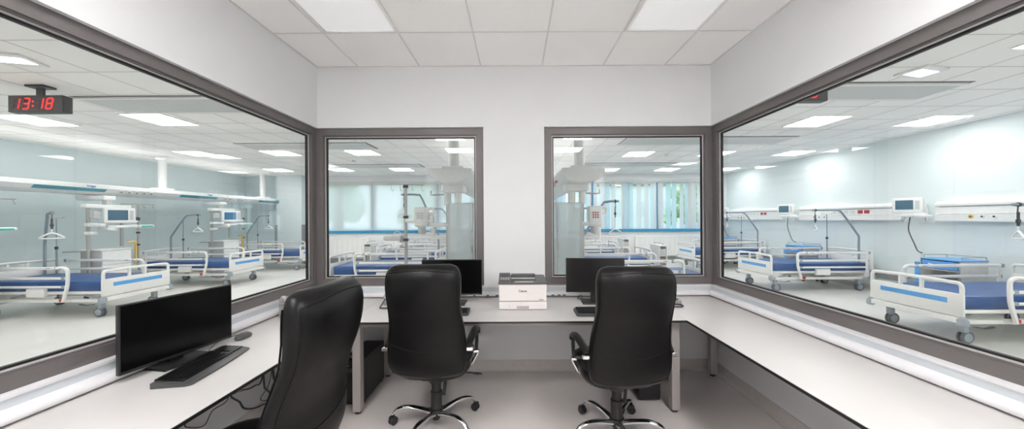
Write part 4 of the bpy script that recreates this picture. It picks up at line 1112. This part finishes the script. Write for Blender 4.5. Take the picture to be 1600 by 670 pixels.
def centre_station(label, x, y, s_, pump_x, pole_x, pole=True):
    t_ = thing('equipment_station', label, 'medical equipment', (x, y, 2.02), 0, 'equipment stations hanging from the supply beams')
    def zz(z): return z-2.02
    RB(-0.17, 0.17, -0.16, 0.16, zz(1.90), zz(2.02), r=0.03).build('trolley', M_MEDW, t_)
    for xx in (-0.06*s_, 0.10*s_):
        q = MB(); q.lathe([(0.055,zz(1.72)),(0.055,zz(1.92))], (xx,0,0), 14); q.build('post_sleeve', M_MEDW, t_, True)
        MB().tube([(xx,0,zz(1.74)),(xx,0,zz(0.5))], 0.028, 10).build('steel_post', M_STEEL, t_, True)
    q = MB(); q.tube([(s_*0.10,0,zz(1.88)),(s_*0.30,0.0,zz(1.87)),(s_*0.36,0,zz(1.87)),(s_*0.36,0,zz(1.93))], 0.014, 8); q.build('rail_hook', M_STEEL, t_, True)
    q = MB()
    xs = [0, s_*0.35, pole_x-x if pole else pump_x-x]
    for (za, zb2, dy) in ((1.43,1.50,0.0),(1.23,1.30,0.06)):
        q.rbox(min(xs[0],xs[1]),max(xs[0],xs[1]),dy-0.05,dy+0.05,zz(za-0.05),zz(zb2-0.06),r=0.02)
        q.lathe([(0.045,zz(za-0.06)),(0.045,zz(zb2+0.05))],(xs[1],dy,0),12)
        e_ = xs[2] if za > 1.3 else (pump_x-x)
        q.rbox(min(xs[1],e_),max(xs[1],e_),dy-0.05,dy+0.05,zz(za+0.015),zz(zb2),r=0.02)
    q.build('swing_arm', M_MEDW, t_, True)
    px_ = pump_x-x
    q = MB(); q.rbox(px_-0.10,px_+0.10,-0.10,0.08,zz(1.38),zz(1.68),r=0.03,seg=3); q.tube(spline([(px_+0.09,0,zz(1.65)),(px_+0.16,0,zz(1.66)),(px_+0.19,0,zz(1.62)),(px_+0.16,0,zz(1.58)),(px_+0.09,0,zz(1.59))],4),0.02,8)
    pm = q.build('infusion_pump', M_MEDW, t_, True)
    q = MB(); q.lathe([(0.05,zz(1.27)),(0.06,zz(1.30)),(0.06,zz(1.38)),(0.04,zz(1.40))],(px_,-0.01,0),12); q.build('pump_socket', M_MEDG, pm, True)
    q = MB()
    for i in range(3):
        for j in range(3): q.rbox(px_-0.05+i*0.035,px_-0.027+i*0.035,-0.104,-0.098,zz(1.50+j*0.035),zz(1.52+j*0.035),r=0.002)
    q.build('pump_buttons', M_RED if s_ > 0 else M_MEDG, pm)
    if pole:
        xp = pole_x-x
        q = MB(); q.tube([(xp,0,zz(0.55)),(xp,0,zz(2.03))], 0.024, 10); dp = q.build('drip_pole', M_STEEL, t_, True)
        q = MB(); q.tube([(xp-0.28,0,zz(2.05)),(xp+0.28,0,zz(2.02))], 0.009, 6)
        for k_ in (-0.22,-0.08,0.10,0.25):
            q.tube(spline([(xp+k_,0,zz(2.03)),(xp+k_,0,zz(1.95)),(xp+k_+0.02,0,zz(1.935)),(xp+k_+0.035,0,zz(1.955))],3), 0.005, 5)
        q.build('hook_bar', M_STEEL, dp)
        q = MB()
        for z in (2.0, 1.53, 1.18): q.lathe([(0.04,zz(z)-0.02),(0.04,zz(z)+0.02)], (xp,0,0), 10)
        q.build('clamp', M_DARK, dp)
        q = MB(); q.rbox(xp-0.33,xp-0.05,-0.08,0.08,zz(1.17),zz(1.25),r=0.03); q.tube(spline([(xp-0.22,0,zz(1.25)),(xp-0.14,0,zz(1.31)),(xp-0.05,-0.02,zz(1.27)),(xp+0.02,-0.03,zz(1.2))],4),0.008,6)
        q.build('gas_hose_box', M_MEDG, t_, True)
    return t_
centre_station('drip pole and pump arms hanging beside the left frosted screen', -0.94, 5.15, -1, -1.44, -1.69)
centre_station('infusion pump on swing arm beside the right frosted screen', 0.92, 5.06, 1, 1.20, 1.30, False)

# ------------------------------------------------------------------ frosted folding screens
def screen(label, x0, x1, y, s_):
    t_ = thing('frosted_screen', label, 'folding screen', ((x0+x1)/2, y, 0), 0, 'frosted glass folding screens')
    a = (x1-x0)/2
    def leaf(M, hw, nm):
        q = MB(); q.M = M
        for xx in (-hw, hw-0.02): q.rbox(xx, xx+0.02, -0.012, 0.012, 0.06, 1.73, r=0.003)
        q.box(-hw+0.02, hw-0.02, -0.01, 0.01, 1.715, 1.73); q.box(-hw+0.02, hw-0.02, -0.01, 0.01, 0.10, 0.12)
        q.rbox(-hw, -hw+0.03, -0.09, 0.09, 0, 0.06, r=0.008); q.rbox(hw-0.03, hw, -0.09, 0.09, 0, 0.06, r=0.008)
        f = q.build(nm, M_MEDG, t_)
        q = MB(); q.M = M; q.box(-hw+0.018, hw-0.018, -0.004, 0.004, 0.115, 1.718); q.build('frosted_pane', M_FROST, f)
    leaf(Matrix.Identity(4), a, 'leaf')
    leaf(T(s_*(a+0.06), 0.24, 0) @ RZ(s_*math.radians(76)), 0.20, 'leaf')
screen('frosted glass screen in the rear left window beside the white pier', -0.98, -0.64, 4.88, 1)
screen('frosted glass screen in the rear right window behind the monitor', 0.63, 0.98, 4.88, -1)

# ------------------------------------------------------------------ bed-head rails and wall monitors on the right
def bedrail(label, y0, y1):
    yc = (y0+y1)/2; L = (y1-y0)/2
    t_ = thing('bedhead_rail', label, 'bedhead unit', (RR, yc, 1.4), 0, 'white bedhead rails on the right wall')
    q = MB(); q.prism([(0,0),(-0.09,0.0),(-0.10,0.015),(-0.10,0.125),(-0.085,0.14),(-0.085,0.255),(-0.10,0.27),(-0.10,0.30),(-0.06,0.345),(0,0.345)], 'y', -L, L); q.build('body', M_MEDW, t_)
    q = MB(); q.box(-0.089,-0.084,-L+0.05,L-0.05,0.245,0.256); q.box(-0.104,-0.099,-L+0.02,-L+1.1,0.014,0.024); q.box(-0.104,-0.099,-L+0.05,L-0.05,0.128,0.132); q.build('slot', M_BUMP, t_)
    B(-0.055, -0.008, L-1.2, L-0.15, 0.345, 0.349).build('emissive_strip', M_UPLIGHT, t_)
    for k_ in range(3):
        y = L-0.45-0.13*k_
        s_ = MB().lathe([(0.03,-0.1),(0.03,-0.107),(0.001,-0.107)], (0,y,0.085), 14, 'x').build('gas_outlet', M_MEDW if k_ else M_YELLOW, t_)
        MB().lathe([(0.014,-0.106),(0.014,-0.112),(0.001,-0.112)], (0,y,0.085), 10, 'x').build('outlet_centre', M_DARK, s_)
    for k_ in range(2):
        y = -L+0.62+0.13*k_
        RB(-0.092,-0.083,y-0.05,y+0.05,0.155,0.225,r=0.003).build('red_socket', M_RED, t_)
    for k_ in range(4):
        y = -L+0.92+0.13*k_
        RB(-0.092,-0.083,y-0.045,y+0.045,0.16,0.222,r=0.003).build('white_socket', M_CABW, t_)
    return t_
bedrail('white bedhead rail over the nearest right bed', 3.2, 5.72)
bedrail('white bedhead rail over the second right bed', 6.22, 8.47)
bedrail('white bedhead rail over the far right bed', 9.0, 11.2)
bedrail('white bedhead rail on the right wall beside the office', 0.2, 2.8)
def wallmon(label, y):
    t_ = thing('patient_monitor', label, 'patient monitor', (RR-0.002, y, 1.5), 0, 'white patient monitors on the right wall')
    RB(-0.03, 0, -0.06, 0.06, -0.12, 0.2, r=0.006).build('wall_plate', M_MEDW, t_)
    q = MB(); q.tube([(-0.02,0,0.0),(-0.20,0.0,0.0),(-0.26,0,0.05)], 0.03, 8); q.rbox(-0.36,-0.14,-0.16,0.16,-0.01,0.05,r=0.02); q.rbox(-0.30,-0.16,-0.26,-0.10,-0.03,0.02,r=0.02)
    q.build('bracket', M_MEDW, t_, True)
    patient_monitor(t_, (-0.27, 0.02, 0.19), -math.radians(62), 0.36, 0.26, M_MSCREEN)
    q = MB(); q.tube(spline([(-0.25,0,-0.02),(-0.22,0.05,-0.25),(-0.20,-0.02,-0.5),(-0.12,0.0,-0.62),(-0.04,0,-0.66)],6), 0.008, 6); q.build('cable', M_DARK, t_, True)
    q = MB(); q.tube([(-0.2,-0.18,-0.02),(-0.2,-0.18,-0.10),(-0.3,-0.35,-0.10)],0.008,6); q.tube([(-0.2,0.12,-0.02),(-0.24,0.12,-0.1),(-0.28,0.12,-0.06)],0.012,6); q.build('cuff_hook', M_MEDG, t_, True)
wallmon('white patient monitor between the rails over the nearest right bed', 5.95)
wallmon('white patient monitor between the rails over the second right bed', 8.62)
wallmon('white patient monitor in the far right corner', 11.28)
o = struct('trim_14', RB(RR-0.03, RR, 2.0, RB_-0.05, 0.26, 0.40, r=0.01), M_BUMP)
for i, x in enumerate((-8.12, -7.25)):
    struct('trim_%d' % (15+i), RB(x-0.012 if i else x-0.05, x+0.06 if i else x+0.03, RB_-0.175, RB_-0.0, 0.02, 1.33, r=0.008), M_BUMP)

# ------------------------------------------------------------------ radiators and blinds at the far windows
def radiator(label, x0, x1):
    t_ = thing('radiator', label, 'radiator', ((x0+x1)/2, RB_-0.11, 0.22), 0, 'white ribbed radiators below the far windows')
    a = (x1-x0)/2; q = MB()
    n = int(2*a/0.05)
    for k_ in range(n):
        xx = -a+2*a*(k_+0.5)/n; q.rbox(xx-0.018, xx+0.018, -0.03, 0.03, 0.02, 0.62, r=0.008, seg=1)
    q.box(-a, a, -0.018, 0.02, 0.03, 0.60); q.build('ribs', M_RAD, t_)
    q = MB(); q.rbox(-a-0.01,a+0.01,-0.035,0.035,0.61,0.65,r=0.008); q.rbox(-a-0.01,a+0.01,-0.035,0.035,-0.01,0.03,r=0.008); q.build('end_grille', M_RAD, t_)
    q = MB()
    for xx in (-a+0.15, a-0.15): q.box(xx-0.02,xx+0.02,0.02,0.08,0.3,0.5)
    q.build('bracket', M_MEDG, t_)
for lab, x0, x1 in (('white ribbed radiator left in the rear left window', -7.0, -5.0), ('white ribbed radiator behind the rear left beds', -4.5, -2.4),
                    ('white ribbed radiator in the middle of the far wall', -1.2, 1.3), ('white ribbed radiator behind the rear right beds', 1.8, 3.6), ('white ribbed radiator right in the rear right window', 4.1, 6.9)):
    radiator(lab, x0, x1)
def blind(label, x0, x1, kind):
    t_ = thing('vertical_blind', label, 'blind', ((x0+x1)/2, RB_-0.02, WZ0), 0, 'vertical blinds at the far windows')
    a = (x1-x0)/2; Hh = WZ1-WZ0
    RB(-a, a, -0.03, 0.02, Hh-0.03, Hh+0.05, r=0.006).build('headrail', M_MEDG, t_)
    if kind == 'sheer':
        q = MB(); n = int(2*a/0.09)
        for k_ in range(n+1):
            xx = -a+0.03+(2*a-0.06)*k_/n; q.M = T(xx,0,0) @ RZ(0.0)
            q.box(-0.046,0.046,-0.001+0.002*(k_ % 2),0.0+0.002*(k_ % 2),0.06,Hh-0.03)
        q.M = None; q.build('slats', M_SHEER, t_)
    else:
        rnd = random.Random(int(x0*100)); qa, qb, qc = MB(), MB(), MB(); x = -a+0.06
        while x < a-0.05:
            r_ = rnd.random(); q = qa if r_ < 0.40 else (qb if r_ < 0.94 else qc)
            q.M = T(x,0,0) @ RZ(rnd.uniform(0.1, 0.5)); wd = rnd.uniform(0.07, 0.13)
            if q is not qc: q.box(-wd,wd,-0.001,0.001,0.06,Hh-0.03)
            x += rnd.choice((0.16, 0.2, 0.26))
        qa.build('blue_slats', M_BLINDB, t_); qb.build('white_slats', M_BLINDW, t_)
for lab, x0, x1, kd in (('sheer white blind at the far window beside the pilaster', -7.12, -4.925, 'sheer'), ('sheer white blind behind the drip pole, rear left window', -4.915, -2.675, 'sheer'),
                        ('sheer white blind left of the middle of the far wall', -2.665, -0.05, 'sheer'), ('blue and white slatted blind right of the middle of the far wall', 0.05, 2.64, 'stripe'),
                        ('blue and white slatted blind between the blue posts, rear right window', 2.70, 4.89, 'stripe'), ('blue and white slatted blind in the far right corner', 4.95, 7.12, 'stripe')):
    blind(lab, x0, x1, kd)
